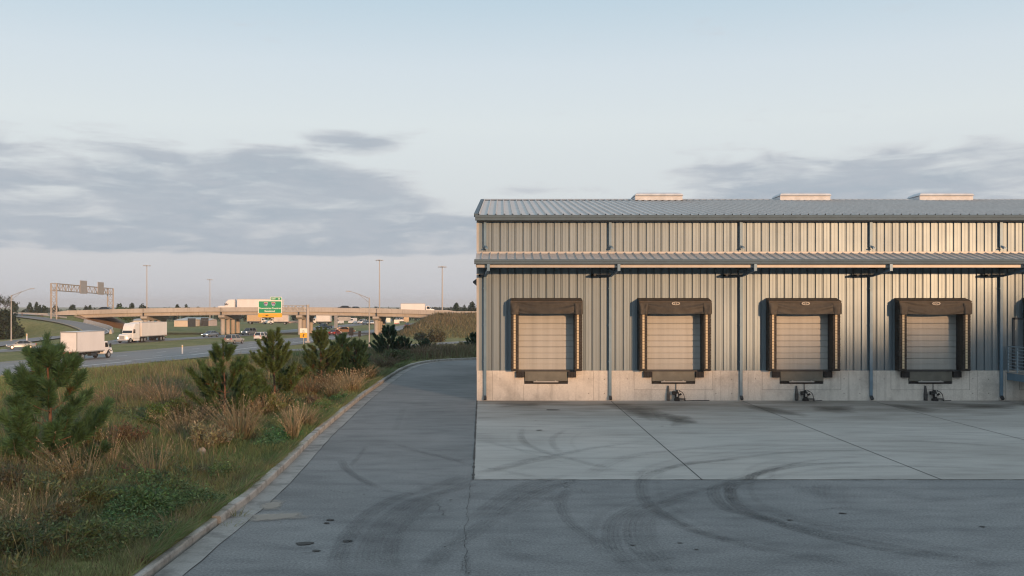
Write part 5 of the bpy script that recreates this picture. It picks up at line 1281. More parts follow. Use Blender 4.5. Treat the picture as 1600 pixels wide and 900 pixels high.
for k,(px,py,w_,lab) in enumerate(FT):
    D=395+((k*37)%50); x=atD(px,D); z=tz(x,D); h=zat(py-1.2,D)-z; leafy_tree('distant_pine',lab,x,D,h,max(1.4,w_/F0*D/2),DK,'treetops showing over the bridge',dens=30,leaf=.5,trunk=.2)
for px,py,w_,D,lab in ((713,474,17,372,'round dark tree on the skyline nearest the mast by the warehouse'),(725,477.5,10,380,'pointed dark tree between two round trees by the warehouse edge'),(738,472.5,19,368,'largest dark tree on the skyline touching the warehouse edge'),(701,482,4,365,'tiny dark shrub on the skyline beside the embankment mast')):
    x=atD(px,D); z=tz(x,D); h=zat(py-.8,D)-z; leafy_tree('skyline_tree',lab,x,D,h,w_/F0*D/2,DK,'trees behind the embankment',dens=40,leaf=.42,trunk=.25)
# leafy tree under the first bridge span, dark thicket by the lone lamp
x=atD(207,330); leafy_tree('green_tree','bright green bushy tree under the first span behind the white semi truck',x,320,7.0,4.0,(.06,.10,.03),dens=30,leaf=.4)
x=atD(5,222); leafy_tree('roadside_thicket','dark bushy thicket on the bank behind the lone street lamp',x,222,6.5,4.0,(.035,.05,.03),dens=24,leaf=.45,low=True)
x=atD(22,214); leafy_tree('roadside_thicket','low dark bush at the foot of the thicket by the lone street lamp',x,214,3.6,2.2,(.04,.055,.03),dens=30,leaf=.4,low=True)
x=atD(4,226); bt_=thing('bare_tree','sparse bare topped tree rising above the thicket at the picture edge','tree',(x,226,tz(x,226)))
m=MB(); r_=np.random.default_rng(3); tips=[]
def twig(p,d,l,r,lev):
    q=p+d*l; m.tube([tuple(p),tuple((p+q)/2+r_.normal(0,.04,3)*l),tuple(q)],[r,r*.8,r*.6],4)
    if lev==0: tips.append(q); return
    for k in range(3 if lev>1 else 4):
        nd=d+r_.normal(0,.45,3)+np.array([0,0,.12]); nd/=np.linalg.norm(nd); twig(q,nd,l*.72,r*.6,lev-1)
twig(np.array([0,0,-.3]),np.array([-0.05,0,1.]),3.3,.16,4); m.build('trunk',M['barkgrey'],bt_)
tp=np.array(tips); n=len(tp)*7; p=np.repeat(tp,7,0)+r_.normal(0,.35,(n,3)); nr=unit(n); up=np.cross(nr,unit(n)); up/=np.linalg.norm(up,axis=1,keepdims=True); V,F=quads_from(p,nr,up,np.full(n,.22),np.full(n,.3)); np_mesh('crown',V,F,M['leaf'],np.repeat(vary((.06,.07,.045),n),4,0),bt_)
# bushes on the embankment
for px,py,w_,D,lab in ((657,524,22,214,'rounded olive bush at the foot of the embankment'),(680,526,34,205,'wide grey green bush on the embankment foot in front of the hill'),(636,518,12,245,'small scrubby bush on the shoulder of the embankment'),(665,505,8,255,'little bush halfway up the embankment'),(690,512,8,250,'dry tuft like bush on the embankment face')):
    x=atD(px,D); leafy_tree('bank_bush',lab,x,D,w_/F0*D*.6,w_/F0*D/2,(.10,.095,.05),'bushes on the embankment',dens=60,leaf=.28,trunk=.08,cat='bush',low=True)
# tall wood behind the camera, on the sun side: it throws the long evening shade over the yard
def shade_wood():
    s=np.array([math.sin(R(SUN_AZ)),-math.cos(R(SUN_AZ))]); p=np.array([math.cos(R(SUN_AZ)),math.sin(R(SUN_AZ))]); S0=62; bl=[]; tr=MB(); tn=math.tan(R(SUN_EL)); H0=tn*(S0+32.4)
    for u in np.arange(-70,95,1.5):
        base=np.interp(u,[-70,-12,4,12,26.6,38,55,95],[H0-1.6,H0-1.2,H0-.8,H0-.2,H0+1.2,H0+4.0,H0+7.4,H0+10])
        for row in range(3):
            uu=u+rng.normal(0,.6); ss=S0+row*3.0+rng.normal(0,.8); h=base+tn*row*3.0-.15-abs(rng.normal(0,.45)); q=s*ss+p*uu; z=0
            bl.append(((q[0],q[1],h*.5),(1.7,1.7,h*.5))); bl.append(((q[0]+rng.normal(0,.6),q[1],h*.8),(1.2,1.2,h*.17)))
            if row==0: tr.bar((q[0],q[1],-.3),(q[0],q[1],h*.7),.2,5,.06,cap=False)
    V,F,Cc=crown(bl,10,.62,DK); o=np_mesh('woods',V,F,M['leaf'],Cc); tag(o,kind='stuff'); tr.build('wood_trunks',M['barkgrey'],o)
shade_wood()

# ------------------------------------------------------------------ young pines
def make_pine(name,label,x,y,h,r,col,seed,needles=1.0,nw=.007,nl=.17,z=None,lean=(0,0),tops=1,sparse=1.0,group='young pines along the drive'):
    rr=np.random.default_rng(seed); z=tz(x,y) if z is None else z
    t=thing(name,label,'pine tree',(x,y,z-.03),0,group)
    wood_=MB(); sh=[]   # shoots: start, end, radius of brush
    for ti in range(tops):
        off=np.array([0,0,0.]) if tops==1 else np.array([(-.32,.38)[ti]*r,0.1*ti,0]); H=h*(1 if ti==0 else .86)
        def tp(zz): return np.array([off[0]*min(1,zz/H*2)+lean[0]*zz/H+.03*math.sin(zz*2.1+seed),off[1]+lean[1]*zz/H+.03*math.cos(zz*1.7+seed),zz])
        zs=np.linspace(0,H*.96,9); wood_.tube([tuple(tp(a)) for a in zs],[.045*h/2.8*(1-.86*a/H)+.006 for a in zs],7)
        sh.append((tp(H*.80),tp(H*.80)+np.array([0,0,H*.20]),1.0)); 
        zc=H*.05
        while zc<H*.86:
            f=zc/H; nb=int(rr.integers(4,7)); a0=rr.uniform(0,6.28)
            Lb=1.5*r*(1-f)**1.02*(.78+.32*min(1,f*3.2)) 
            for b in range(nb):
                a=a0+b*6.283/nb+rr.normal(0,.25); L=Lb*rr.uniform(.70,1.15)+.12; el=R(4+40*f)+rr.normal(0,.14)
                p0=tp(zc+rr.normal(0,.03)); d=np.array([math.cos(a)*math.cos(el),math.sin(a)*math.cos(el),math.sin(el)])
                pts=[p0]; dd=d.copy(); ns=5
                for k in range(ns):
                    dd=dd+np.array([0,0,.05+.065*k])+rr.normal(0,.06,3); dd/=np.linalg.norm(dd); pts.append(pts[-1]+dd*L/ns)
                wood_.tube([tuple(q) for q in pts],[max(.004,.016*h/2.8*(1-f)*(1-k/(ns+1))) for k in range(ns+1)],4)
                sh.append((pts[-3],pts[-1]+dd*.10,1.0)); 
                if L>.35: sh.append((pts[1]*.4+pts[2]*.6,pts[-3],.85))
                nsd=int((3+L*7.5)*sparse)
                for k in range(nsd):
                    u=rr.uniform(.35,.98); i=min(int(u*ns),ns-1); q=pts[i]+(pts[i+1]-pts[i])*(u*ns-i); sd=np.cross(d,[0,0,1]); sd/=np.linalg.norm(sd); sg=rr.choice([-1,1])
                    e=d*.55+sd*sg*rr.uniform(.4,.9)+np.array([0,0,rr.uniform(.25,.8)]); e/=np.linalg.norm(e); l=rr.uniform(.16,.30)*(h/2.8)*(1.1-.4*f); q2=q+e*l*.6+np.array([0,0,l*.4])
                    sh.append((q,q2,.9)); wood_.bar(tuple(q),tuple(q2),.004,3,cap=False)
            zc+=h*rr.uniform(.085,.12)
    A=np.array([s[0] for s in sh]); B=np.array([s[1] for s in sh]); Q=np.array([s[2] for s in sh])
    Ls=np.linalg.norm(B-A,axis=1); cnt=np.maximum(24,(Ls*640*needles).astype(int)); idx=np.repeat(np.arange(len(A)),cnt); n=len(idx)
    u=rr.uniform(0,1,n)**.8; P=A[idx]+(B-A)[idx]*u[:,None]; D=(B-A)[idx]/np.maximum(Ls[idx],1e-4)[:,None]
    v=rr.normal(size=(n,3)); v-=D*(v*D).sum(1)[:,None]; v/=np.linalg.norm(v,axis=1,keepdims=True)
    spread=np.radians(rr.uniform(14,70,n)*(1-.45*u)); nd=D*np.cos(spread)[:,None]+v*np.sin(spread)[:,None]; nd[:,2]+=.10; nd/=np.linalg.norm(nd,axis=1,keepdims=True)
    l=nl*rr.uniform(.55,1.25,n)*Q[idx]*(h/2.8)**.5; T=P+nd*l[:,None]; T[:,2]-=l*.08
    sd=np.cross(nd,rr.normal(size=(n,3))); sd/=np.linalg.norm(sd,axis=1,keepdims=True); w=.9*nw*(.7+.6*rr.random(n))[:,None]
    V=np.stack([P-sd*w*.5,P+sd*w*.5,P+nd*l[:,None]*.55+sd*w*.55,T],1).reshape(-1,3); F=np.arange(n*4).reshape(-1,4)
    base=np.array(col); bright=rr.lognormal(0,.16,len(A))[idx]; c=base*bright[:,None]*rr.lognormal(0,.18,(n,1)); c=c*(1+rr.normal(0,.05,(n,3)))
    old=(rr.random(len(A))<.016)[idx]; c=np.where(old[:,None],np.array([.13,.085,.04])*rr.lognormal(0,.2,(n,1)),c)
    np_mesh('crown',V,F,M['needle'],np.repeat(np.clip(c,.003,1),4,0),t); wood_.build('trunk',M['bark'],t,smooth=True)
    return t
G1=(.056,.122,.058); G2=(.070,.125,.048); G3=(.042,.095,.052)
def pine_at(px,pyb,pytop,wpx,label,col,seed,zb=None,**k):
    z=-.05 if zb is None else zb
    for _ in range(6):
        x,y=gp(px,pyb,z); z=tz(x,y)
    h=(zat(pytop,y)-z); return make_pine('young_pine',label,x,y,h,wpx/F0*y/2,col,seed,z=z,**k)
pine_at(76,742,524,152,'tallest young pine, dark green, in the rough grass in front of the box truck',G1,11,nw=.008,nl=.20,needles=1.15)
pine_at(350,655,532,104,'dense bushy young pine behind the arching dry grass clump',G2,12,nw=.010,nl=.17)
pine_at(428,628,518,86,'yellowish young pine standing below the green exit sign',(.085,.132,.048),13,nw=.011,nl=.17)
pine_at(502,597,512,56,'narrow young pine with orange trunk among russet grass',(.078,.120,.048),14,nw=.012,nl=.17)
pine_at(545,592,524,62,'low twin topped young pine, dark green, beside the narrow pine',G3,15,tops=2,nw=.013,nl=.17)
pine_at(607,560,509,50,'pyramid shaped dark young pine near the bend of the drive',G3,16,nw=.016,nl=.18)
pine_at(632,560,526,26,'short dark pine seedling leaning against the pyramid shaped pine',G3,17,nw=.016,nl=.17)
pine_at(664,553,532,24,'small dark pine seedling behind the end of the kerb',G3,18,nw=.016,nl=.16)
pine_at(739,549,519,30,'dark young pine half hidden by the warehouse corner',G3,19,nw=.018,nl=.17)
pine_at(395,640,585,40,'small pine sapling between the bushy pine and the yellowish pine',G2,20,nw=.011,nl=.16)

# ------------------------------------------------------------------ grasses and weeds
def blades(P,h,w,col,leanv,curve):
    """P (n,3) roots, h heights, w widths, col (n,3), lean dir (n,2), curve amount"""
    n=len(P); a=rng.uniform(0,6.283,n); sd=np.stack([np.cos(a),np.sin(a),np.zeros(n)],1)
    L=np.zeros((n,3)); L[:,:2]=leanv
    def pt(t): 
        return P+np.stack([L[:,0]*h*(t*.35+curve*t*t),L[:,1]*h*(t*.35+curve*t*t),h*(t-.30*curve*t*t)],1)
    p0=pt(0.);p1=pt(.5);p2=pt(1.)
    w=w[:,None]
    V=np.stack([p0-sd*w*.5,p0+sd*w*.5,p1+sd*w*.42,p1-sd*w*.42,p2+sd*w*.10,p2-sd*w*.10],1).reshape(-1,3)
    b=np.arange(n)[:,None]*6; F=np.concatenate([b+np.array([[0,1,2,3]]),b+np.array([[3,2,4,5]])])
    Cc=np.repeat(col,6,0); return V,F,Cc
def fbm(x,y,s,seed=0):
    r=np.random.default_rng(seed); v=0; amp=1
    for o in range(4):
        for _ in range(3):
            a=r.uniform(0,6.28); k=s*(1.9**o)*r.uniform(.7,1.3); v=v+amp*np.sin((x*math.cos(a)+y*math.sin(a))*k+r.uniform(0,6.28))/3
        amp*=.6
    return v
GREEN=np.array([.125,.195,.075]); OLIVE=np.array([.20,.215,.10]); TANC=np.array([.235,.198,.125]); RUST=np.array([.19,.130,.072]); PALE=np.array([.34,.275,.175]); BROWN=np.array([.15,.118,.078])
def scatter(n,ymin,ymax,dmin,dmax,pw=1.0):
    """roots on the verge beyond the kerb: random depth, then distance beyond the kerb line"""
    y=ymin*(ymax/ymin)**rng.random(n); kx=np.interp(y,[p[1] for p in KERB[:14]],[p[0] for p in KERB[:14]])
    d=dmin+(dmax-dmin)*rng.random(n)**pw; return kx-.2-d,y,d
NB=0
parts=[]
def verge(n,ymin,ymax,dmin,dmax,pw,seed):
    x,y,d=scatter(n,ymin,ymax,dmin,dmax,pw); z=terrain(x,y); f=fbm(x,y,.55,seed); g=fbm(x,y,.22,seed+5); fine=fbm(x,y,2.2,seed+9)
    tall=np.clip(sstep(d,.8,3.4)*(0.55+.45*f)+.25*g*sstep(d,1,3),0,1.3)
    h=(.09+.11*rng.random(n))*(1+.5*fine.clip(-1,1))+tall*rng.uniform(.12,.62,n)*.9
    mixv=np.clip(.5+.55*g+.35*fine+rng.normal(0,.28,n),0,1)[:,None]
    col=GREEN*(1-mixv)+OLIVE*mixv
    dry=(rng.random(n)<np.clip(.04+.15*tall+.10*g,0,.4)); dc=np.where(rng.random((n,1))<.10,RUST,np.where(rng.random((n,1))<.45,TANC,BROWN)); col=np.where(dry[:,None],dc,col)
    h=np.where(dry,h*1.12,h)
    col=col*rng.lognormal(0,.22,(n,1))
    w=.005+.00032*y; w=w*rng.uniform(.7,1.4,n)
    a=rng.uniform(0,6.283,n); ln=np.stack([np.cos(a),np.sin(a)],1)*rng.uniform(.2,1.1,n)[:,None]
    keep=(f+.3*rng.normal(0,1,n)>-1.5)
    return blades(np.stack([x,y,z-.01],1)[keep],h[keep],w[keep],col[keep],ln[keep],rng.uniform(.15,.6,n)[keep])
def join(parts):
    Vs=[];Fs=[];Cs=[];o=0
    for V,F,Cc in parts: Vs.append(V);Fs.append(F+o);Cs.append(Cc);o+=len(V)
    return np.concatenate(Vs),np.concatenate(Fs),np.concatenate(Cs)
def overhang(n):
    y=11.5*(74/11.5)**rng.random(n); kx=np.interp(y,[p[1] for p in KERB[:14]],[p[0] for p in KERB[:14]]); f=fbm(kx,y,1.1,77); ok=f>-.1; y=y[ok];kx=kx[ok];f=f[ok];n=len(y)
    x=kx-.20-.22*rng.random(n)**1.5; ln=np.stack([rng.uniform(.2,1.3,n),rng.normal(0,.5,n)],1); dry=rng.random((n,1))<.3
    col=np.where(dry,TANC,GREEN)*rng.lognormal(0,.25,(n,1)); return blades(np.stack([x,y,np.full(n,.09)],1),rng.uniform(.14,.36,n)*(1+.5*f.clip(0,1)),(.005+.0003*y),col,ln,rng.uniform(.4,.95,n))
def tall_stems(n):
    x,y,d=scatter(n,13,74,1.2,12,1.0); f=fbm(x,y,.8,88); g=fbm(x,y,.3,89); ok=(f+.6*g+rng.normal(0,.25,n))>.15; x=x[ok];y=y[ok];d=d[ok];n=len(x); a=rng.uniform(0,6.28,n)
    mixv=rng.random((n,1)); col=np.where(mixv<.45,TANC,np.where(mixv<.7,OLIVE,np.where(mixv<.85,BROWN,PALE)))*rng.lognormal(0,.22,(n,1))
    return blades(np.stack([x,y,terrain(x,y)],1),rng.uniform(.35,1.0,n)*sstep(d,.5,3.0)+.1,(.005+.0003*y),col,np.stack([np.cos(a),np.sin(a)],1)*rng.uniform(.1,.6,n)[:,None]+np.array([-.1,0]),rng.uniform(.1,.7,n))
def weed_mass():
    n=560; x,y,d=scatter(n,12.5,66,1.3,10,1.0); f=fbm(x,y,.5,91); ok=(f>-.25); x=x[ok];y=y[ok];d=d[ok];n=len(x); parts=[]
    pal=[(.06,.10,.045),(.08,.115,.06),(.09,.105,.07),(.105,.11,.05),(.095,.075,.05),(.05,.085,.05)]
    for i in range(n):
        k=int(rng.integers(90,200)); h=rng.uniform(.22,.62)*min(1,.5+d[i]/4); r=h*rng.uniform(.45,.85); q=unit(k)*rng.uniform(.2,1.0,(k,1)); p=q*np.array([r,r,h*.5])+np.array([x[i],y[i],tz(x[i],y[i])+h*.48])
        nr=unit(k)*.8+np.array([0,0,.5]); nr/=np.linalg.norm(nr,axis=1,keepdims=True); up=q*.6+np.array([0,0,.8])+rng.normal(0,.4,(k,3)); up-=nr*(up*nr).sum(1)[:,None]; up/=np.linalg.norm(up,axis=1,keepdims=True)
        s=rng.uniform(.03,.06,k)*(1+y[i]/45); V,F=quads_from(p,nr,up,s*rng.uniform(.25,.5),s*1.7); c_=np.array(pal[int(rng.integers(0,len(pal)))])*1.5; parts.append((V,F,np.repeat(vary(tuple(c_),k,.25,.08),4,0)))
    V,F,Cc=join(parts); tag(np_mesh('verge_weeds',V,F,M['leaf'],Cc),kind='stuff')
weed_mass()
V,F,Cc=join([overhang(9000),tall_stems(19000),verge(150000,11.5,40,0,9,1.1,1),verge(90000,30,84,0,13,1.1,1),verge(60000,18,75,5,26,1.0,1)])
tag(np_mesh('verge_grass',V,F,M['grass'],Cc),kind='stuff')
# grass round the far bend of the drive
n=34000; x=rng.uniform(-13,14,n); y=rng.uniform(68,100,n); dd,_=seg_dist(x,y,YARD,True); ok=(~inside(x,y,YARD))&(dd>.25); x=x[ok];y=y[ok];dd=dd[ok]; n=len(x)
g2=fbm(x,y,.3,3); mv=np.clip(.5+.5*g2+rng.normal(0,.3,n),0,1)[:,None]; col=(GREEN*.9*(1-mv)+BROWN*1.1*mv)*rng.lognormal(0,.25,(n,1)); a=rng.uniform(0,6.28,n)
V,F,Cc=blades(np.stack([x,y,terrain(x,y)],1),rng.uniform(.2,.75,n)*(1+.3*g2.clip(-1,1)),np.full(n,.035),col,np.stack([np.cos(a),np.sin(a)],1)*.5,rng.uniform(.1,.5,n))
tag(np_mesh('verge_grass',V,F,M['grass'],Cc),kind='stuff')
# dry growth on the embankment beyond the drive
n=26000; x=rng.uniform(-30,25,n); y=rng.uniform(214,254,n); z=terrain(x,y); sx_=np.interp(y,[p[1] for p in SERV],[p[0] for p in SERV]); ok=(z>-3.3)&(np.abs(x-sx_)>4.5); x=x[ok];y=y[ok];z=z[ok];n=len(x)
g2=fbm(x,y,.12,41); mv=np.clip(.5+.5*g2+rng.normal(0,.3,n),0,1)[:,None]; col=(OLIVE*.85*(1-mv)+np.array([.22,.175,.10])*mv)*rng.lognormal(0,.25,(n,1)); a=rng.uniform(0,6.28,n)
V,F,Cc=blades(np.stack([x,y,z-.02],1),rng.uniform(.3,.8,n)*(1+.4*g2.clip(-1,1)),np.full(n,.13),col,np.stack([np.cos(a),np.sin(a)],1)*.5,rng.uniform(.1,.5,n))
tag(np_mesh('bank_grass',V,F,M['grass'],Cc),kind='stuff')
# short rough sward down to the highway
n=120000; y=rng.uniform(34,150,n); x=-8-rng.random(n)*(.20*y+26); z=terrain(x,y); xr=np.interp(y,[p[1] for p in NR],[p[0] for p in NR]); ok=(x>xr+1.2)&(z<.2); 
sx_=np.interp(y,[p[1] for p in SERV],[p[0] for p in SERV]); ok&=~((y>130)&(np.abs(x-sx_)<5)); x=x[ok];y=y[ok];z=z[ok];n=len(x)
g2=fbm(x,y,.09,21); g3=fbm(x,y,.5,22); mv=np.clip(.5+.5*g2+.3*g3+rng.normal(0,.25,n),0,1)[:,None]; col=(GREEN*1.3*(1-mv)+np.array([.22,.20,.10])*mv)*rng.lognormal(0,.2,(n,1)); a=rng.uniform(0,6.28,n)
V,F,Cc=blades(np.stack([x,y,z-.02],1),rng.uniform(.10,.32,n)*(1+.5*g3.clip(-1,1)),.02+.0006*y,col,np.stack([np.cos(a),np.sin(a)],1)*.6,rng.uniform(.1,.5,n))
tag(np_mesh('rough_sward',V,F,M['grass'],Cc),kind='stuff')
VEG=np.array([2.1,1.75,1.5])
# leafy ground cover in patches
def ground_cover():
    parts=[]
    for px,py,rad,col,nn in ((235,800,1.0,(.045,.095,.045),3600),(160,790,.8,(.04,.085,.045),2600),(300,790,.55,(.05,.09,.045),1300),(215,765,.8,(.05,.10,.045),2400),(280,845,.5,(.05,.085,.045),1000),(445,686,.55,(.04,.11,.05),900),(420,700,.5,(.045,.10,.05),700),(535,627,.5,(.04,.10,.045),500),(210,690,.7,(.035,.085,.03),1500),(120,740,.8,(.035,.08,.035),1500),(350,745,.4,(.05,.09,.04),500),(505,640,.5,(.05,.1,.04),500),(60,850,.9,(.04,.07,.04),2200),(180,850,.7,(.05,.085,.04),1500),(250,735,.6,(.045,.09,.045),1100)):
        x0,y0=gp(px,py,.1); nn=int(nn*2.0); a=rng.uniform(0,6.28,nn); rr=rad*np.sqrt(rng.random(nn))*(1+.3*np.sin(3*a)); x=x0+np.cos(a)*rr; y=y0+np.sin(a)*rr*1.3
        kx=np.interp(y,[p[1] for p in KERB[:14]],[p[0] for p in KERB[:14]]); ok=x<kx-.28; x=x[ok];y=y[ok];n=len(x); rr=rr[ok]
        hz=np.abs(rng.normal(.10,.09,n))*(1.25-rr/rad*.8).clip(.3,2)*1.4; p=np.stack([x,y,terrain(x,y)+.02+hz],1); nr=unit(n)*.7+np.array([0,0,.8]); nr/=np.linalg.norm(nr,axis=1,keepdims=True); up=np.cross(nr,unit(n)); up/=np.linalg.norm(up,axis=1,keepdims=True)
        s=rng.uniform(.018,.046,n)*(1+y/45); V,F=quads_from(p,nr,up,s*.55,s*1.4); parts.append((V,F,np.repeat(vary(col,n,.28,.08),4,0)))
    V,F,Cc=join(parts); tag(np_mesh('ground_cover_weeds',V,F,M['leaf'],Cc),kind='stuff')
ground_cover()
# grass clumps with seed heads: each a thing
def grass_clump(label,px,py,h,rad,n,col,lean=(0,0),zg=0.0,plume=True,seed=1,cat='grass clump'):
    global rng
    x0,y0=gp(px,py,zg); z0=tz(x0,y0)
    for _ in range(3): x0,y0=gp(px,py,z0); z0=tz(x0,y0)
    old=rng; rng=np.random.default_rng(seed*31+7)
    a=rng.uniform(0,6.28,n); rr=rad*.35*np.sqrt(rng.random(n)); P=np.stack([np.cos(a)*rr,np.sin(a)*rr,np.full(n,-.03)],1)
    hh=h*rng.uniform(.35,1.08,n); ln=np.stack([np.cos(a),np.sin(a)],1)*(rng.random(n)**.8)[:,None]*(rad/h*1.9)+np.array(lean)*rng.uniform(.5,1.2,n)[:,None]; cv=rng.uniform(.15,.95,n)
    wv=.006+.00033*y0
    cc=np.array(col)*rng.lognormal(0,.24,(n,1)); gb=rng.random(n)<(.30 if py<735 else .62); hh=np.where(gb,hh*.55,hh); cc=np.where(gb[:,None],OLIVE*rng.lognormal(0,.25,(n,1)),cc)
    parts=[blades(P,hh,np.full(n,wv),cc,ln,cv)]
    if plume:
        k=np.where(~gb)[0][::3]; t=rng.uniform(.62,1.0,(len(k),9)); L=ln[k]; H=hh[k][:,None]; c_=cv[k][:,None]
        px_=P[k,0][:,None]+L[:,0][:,None]*H*(t*.35+c_*t*t); py_=P[k,1][:,None]+L[:,1][:,None]*H*(t*.35+c_*t*t); pz_=P[k,2][:,None]+H*(t-.30*c_*t*t)
        cp_=np.stack([px_,py_,pz_],2).reshape(-1,3)+rng.normal(0,.012,(t.size,3)); m_=len(cp_); nr=unit(m_); up=np.array([0,0,1.])+rng.normal(0,.5,(m_,3)); up-=nr*(up*nr).sum(1)[:,None]; up/=np.linalg.norm(up,axis=1,keepdims=True)
        V,F=quads_from(cp_,nr,up,np.full(m_,wv*1.3),np.full(m_,.05+.0007*y0)); parts.append((V,F,np.repeat(np.clip(np.array(col)*1.25*rng.lognormal(0,.2,(m_,1)),0,.8),4,0)))
    V,F,Cc=join(parts); rng=old
    o=np_mesh('grass_clump',V,F,M['grass'],Cc); o.location=(x0,y0,z0); tag(o,label,cat,'dry grass clumps on the verge'); return o
GC=[(372,690,1.45,.85,520,TANC,(-.15,-.1),'large arching golden grass clump in front of the bushy young pine'),
(457,688,1.25,.30,230,PALE,(0,0),'slim upright pale grass tuft beside the kerb, in front of the yellowish pine'),
(478,668,.95,.45,260,TANC,(.1,0),'golden grass tuft just behind the slim upright tuft'),
(548,612,1.15,.75,520,PALE,(0,0),'bright golden grass stand behind the kerb below the twin pine'),
(522,622,1.0,.6,360,TANC,(0,0),'golden grass stand in front of the narrow young pine'),
(480,620,1.0,.8,420,RUST,(0,0),'russet grass stand at the foot of the narrow young pine'),
(515,606,.9,.7,350,RUST,(0,0),'smaller russet grass stand between narrow pine and twin pine'),
(120,768,1.35,.75,330,TANC,(-.35,-.1),'tall straw grass clump in front of the tallest young pine'),
(172,742,1.5,.25,70,PALE,(.1,0),'few tall straw stems beside the tallest young pine'),
(60,830,.95,.7,260,TANC,(-.2,-.1),'dry grass clump low at the picture edge under the tallest pine'),
(10,850,1.0,.6,220,PALE,(-.3,0),'pale dry grass clump cut by the picture edge'),
(240,752,1.15,.6,260,TANC,(-.05,0),'reddish straw clump in the middle of the rough verge'),
(285,690,1.2,.6,260,TANC,(-.3,0),'thin leaning straw clump between tallest pine and bushy pine'),
(262,640,1.35,1.2,520,(.25,.19,.12),(0,0),'broad pinkish dry grass stand behind the grey weed bush'),
(225,632,1.2,1.1,420,(.23,.18,.115),(0,0),'pinkish dry grass stand beside the broad one, nearer the tallest pine'),
(185,640,1.1,.9,320,(.21,.17,.11),(0,0),'low pinkish grass stand just beside the tallest pine'),
(300,668,1.0,.7,300,BROWN,(0,0),'brown dead grass clump at the foot of the bushy young pine'),
(410,650,.9,.6,300,(.26,.19,.11),(0,0),'tan grass clump under the yellowish young pine'),
(440,640,.8,.6,300,(.22,.18,.10),(0,0),'low tan grass clump between yellowish pine and russet grass'),
(600,575,1.0,1.0,420,BROWN,(0,0),'brown grass stand behind the kerb below the pyramid shaped pine'),
(575,592,.9,.7,300,TANC,(0,0),'small golden stand on the inside of the kerb bend'),
(690,555,1.1,1.5,520,BROWN*.9,(0,0),'wide brown grass stand along the far kerb near the warehouse'),
(655,560,1.1,1.2,460,(.17,.13,.085),(0,0),'grey brown grass stand at the far end of the drive'),
(725,552,1.0,1.0,360,(.16,.13,.085),(0,0),'grey brown grass stand by the half hidden pine'),
(360,829,.20,.22,160,OLIVE*1.2,(0,0),'small green tuft growing in the gutter by the broken kerb'),
(372,797,.30,.22,150,OLIVE,(0,0),'weed tuft sprouting at the break in the kerb'),
(270,830,.55,.35,180,TANC,(0,0),'small dry tuft behind the near kerb'),
(160,845,.45,.5,300,OLIVE*1.1,(0,0),'low olive grass tuft near the kerb at the picture bottom'),
(90,870,.5,.6,300,(.20,.16,.09),(0,0),'low tan grass tuft at the bottom of the picture'),
]
for k,(px,py,h,rad,n,col,lean,lab) in enumerate(GC): grass_clump(lab,px,py,h,rad,n,np.array(col),lean,seed=k+1,plume=h>.6)
# weed bushes: each a thing, stems and leaves
def weed_bush(label,px,py,h,rad,n,col,seed,leaf=.05,stalk=22,name='weed_bush'):
    global rng
    z0=0
    for _ in range(5): x0,y0=gp(px,py,z0); z0=tz(x0,y0)
    old=rng; rng=np.random.default_rng(seed*17+3); t=thing(name,label,'bush',(x0,y0,z0-.03),0,'weed bushes on the verge')
    m=MB(); pts=[]
    for k in range(stalk):
        a=rng.uniform(0,6.28); e=rng.uniform(.1,1.0); q=np.array([math.cos(a)*rad*e,math.sin(a)*rad*e,h*rng.uniform(.6,1.05)*(1-.35*e*e)]); mid=q*np.array([.35,.35,.55])+rng.normal(0,.02,3)
        m.tube([(q[0]*.12,q[1]*.12,0),tuple(mid),tuple(q)],[.008,.006,.003],4); pts.append((mid,q))
    m.build('stem',M['barkgrey'],t)
    i=rng.integers(0,stalk,n); u=rng.uniform(-.35,1.03,n); Mi=np.array([p[0] for p in pts])[i]; Qi=np.array([p[1] for p in pts])[i]
    p=Mi+(Qi-Mi)*u[:,None]+rng.normal(0,1,(n,3))*np.array([.09,.09,.06])*max(.5,rad); nr=unit(n)*.8+np.array([0,0,.4]); nr/=np.linalg.norm(nr,axis=1,keepdims=True); up=(Qi-Mi)/np.linalg.norm(Qi-Mi,axis=1,keepdims=True)+rng.normal(0,.6,(n,3)); up-=nr*(up*nr).sum(1)[:,None]; up/=np.linalg.norm(up,axis=1,keepdims=True)
    s=leaf*rng.uniform(.6,1.4,n); V,F=quads_from(p,nr,up,s*.45,s*1.5); np_mesh('foliage',V,F,M['leaf'],np.repeat(vary(col,n,.25,.07),4,0),t); rng=old; return t
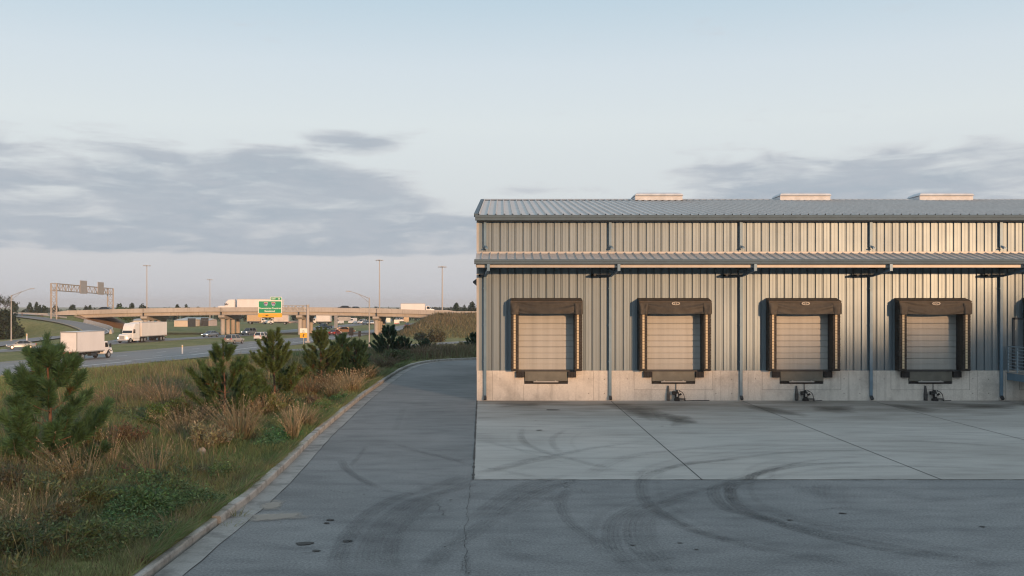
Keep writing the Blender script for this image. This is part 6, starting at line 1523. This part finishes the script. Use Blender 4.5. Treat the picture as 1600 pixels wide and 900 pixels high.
WB=[(318,706,.75,.75,3000,(.105,.12,.085),'grey green feathery weed bush in front of the bushy young pine'),
(345,700,.6,.55,2000,(.11,.125,.095),'grey leaved weed bush tucked under the arching golden grass'),
(240,672,.85,.7,2600,(.045,.085,.028),'bright green weed bush in the middle of the rough verge'),
(275,665,.9,.7,2600,(.035,.060,.028),'dark leafy bush beside the bushy young pine'),
(60,800,.8,.7,3200,(.055,.085,.05),'blue green weed bush below the tallest young pine'),
(20,790,.9,.6,2400,(.035,.045,.035),'dark purplish weed bush at the picture edge'),
(200,715,.9,.7,2600,(.065,.06,.045),'brown twiggy weed bush beside the tallest young pine'),
(150,720,1.0,.7,2600,(.06,.075,.035),'olive weed bush behind the straw stems'),
(425,650,.75,.6,2200,(.075,.10,.04),'yellow green weed bush in front of the yellowish pine'),
(450,640,.65,.6,1800,(.04,.08,.045),'small dark green bush at the foot of the yellowish pine'),
(470,600,1.0,.7,2200,(.06,.075,.035),'olive bush between the yellowish pine and the narrow pine'),
(560,590,.8,.9,2200,(.05,.085,.045),'green bush filling the gap under the twin pine'),
(620,566,1.0,1.2,2600,(.05,.075,.045),'green bush behind the kerb bend beside the seedling'),
(700,548,1.6,1.6,3000,(.085,.095,.07),'grey green bush behind the far kerb near the warehouse'),
(676,546,1.3,1.4,2600,(.06,.075,.055),'green bush behind the far kerb next to the seedling'),
(722,546,1.5,1.4,2800,(.05,.07,.045),'dark green bush between grey bush and half hidden pine'),
(100,770,.7,.7,2200,(.08,.085,.05),'dull green weed bush at the foot of the tallest pine'),
(30,872,.6,.6,2400,(.04,.065,.04),'dark green weed bush cut by the bottom corner of the picture'),
(130,858,.5,.6,2200,(.05,.085,.045),'spreading green weed in front of the low olive tuft'),
(95,832,.6,.6,2200,(.06,.075,.05),'grey olive weed bush between the dry clump and the low olive tuft'),
(225,800,.5,.55,1900,(.045,.095,.045),'fresh green leafy weed behind the ground cover beside the near kerb'),
(150,800,.65,.6,2200,(.05,.08,.04),'green weed bush in front of the olive weed bush'),
(265,775,.45,.5,1500,(.055,.095,.05),'low blue green weed bush near the small pale stone')]
for k,(px,py,h,rad,n,col,lab) in enumerate(WB): weed_bush(lab,px,py,h,rad,n,col,k+1,leaf=.035+.0011*gp(px,py)[1])
# pale stone in the verge
x0,y0=gp(312,722); rs=MB(); rp=[]
for j in range(5):
    ph=-.3+1.85*j/4; rp.append([(.13*math.cos(ph)**.6*math.cos(a)*(1+.25*math.sin(3*a+.3*j))+.018*j,.10*math.cos(ph)**.6*math.sin(a)*(1+.2*math.cos(2*a)),.07+.15*math.sin(ph)*(1+.3*math.sin(a))) for a in np.linspace(0,6.283,9)[:-1]])
rs.loft(rp); st_=rs.build('stone',simple('pale_stone',(.26,.24,.21),.9,0,.15,6)); st_.location=(x0,y0,tz(x0,y0)); tag(st_,'pale pointed stone lying in the grass of the verge','stone')

# ------------------------------------------------------------------ evening haze
def haze():
    m=bpy.data.materials.new('haze_air'); m.use_nodes=True; nt=m.node_tree; nt.nodes.clear(); o=nt.nodes.new('ShaderNodeOutputMaterial'); v=nt.nodes.new('ShaderNodeVolumePrincipled')
    v.inputs['Color'].default_value=(.90,.92,.96,1); v.inputs['Density'].default_value=.00019; v.inputs['Anisotropy'].default_value=.1; nt.links.new(v.outputs[0],o.inputs['Volume'])
    b=MB(); b.box(-4100,3100,-600,5600,-5.2,34); h=b.build('haze',m); tag(h,kind='stuff')
haze()
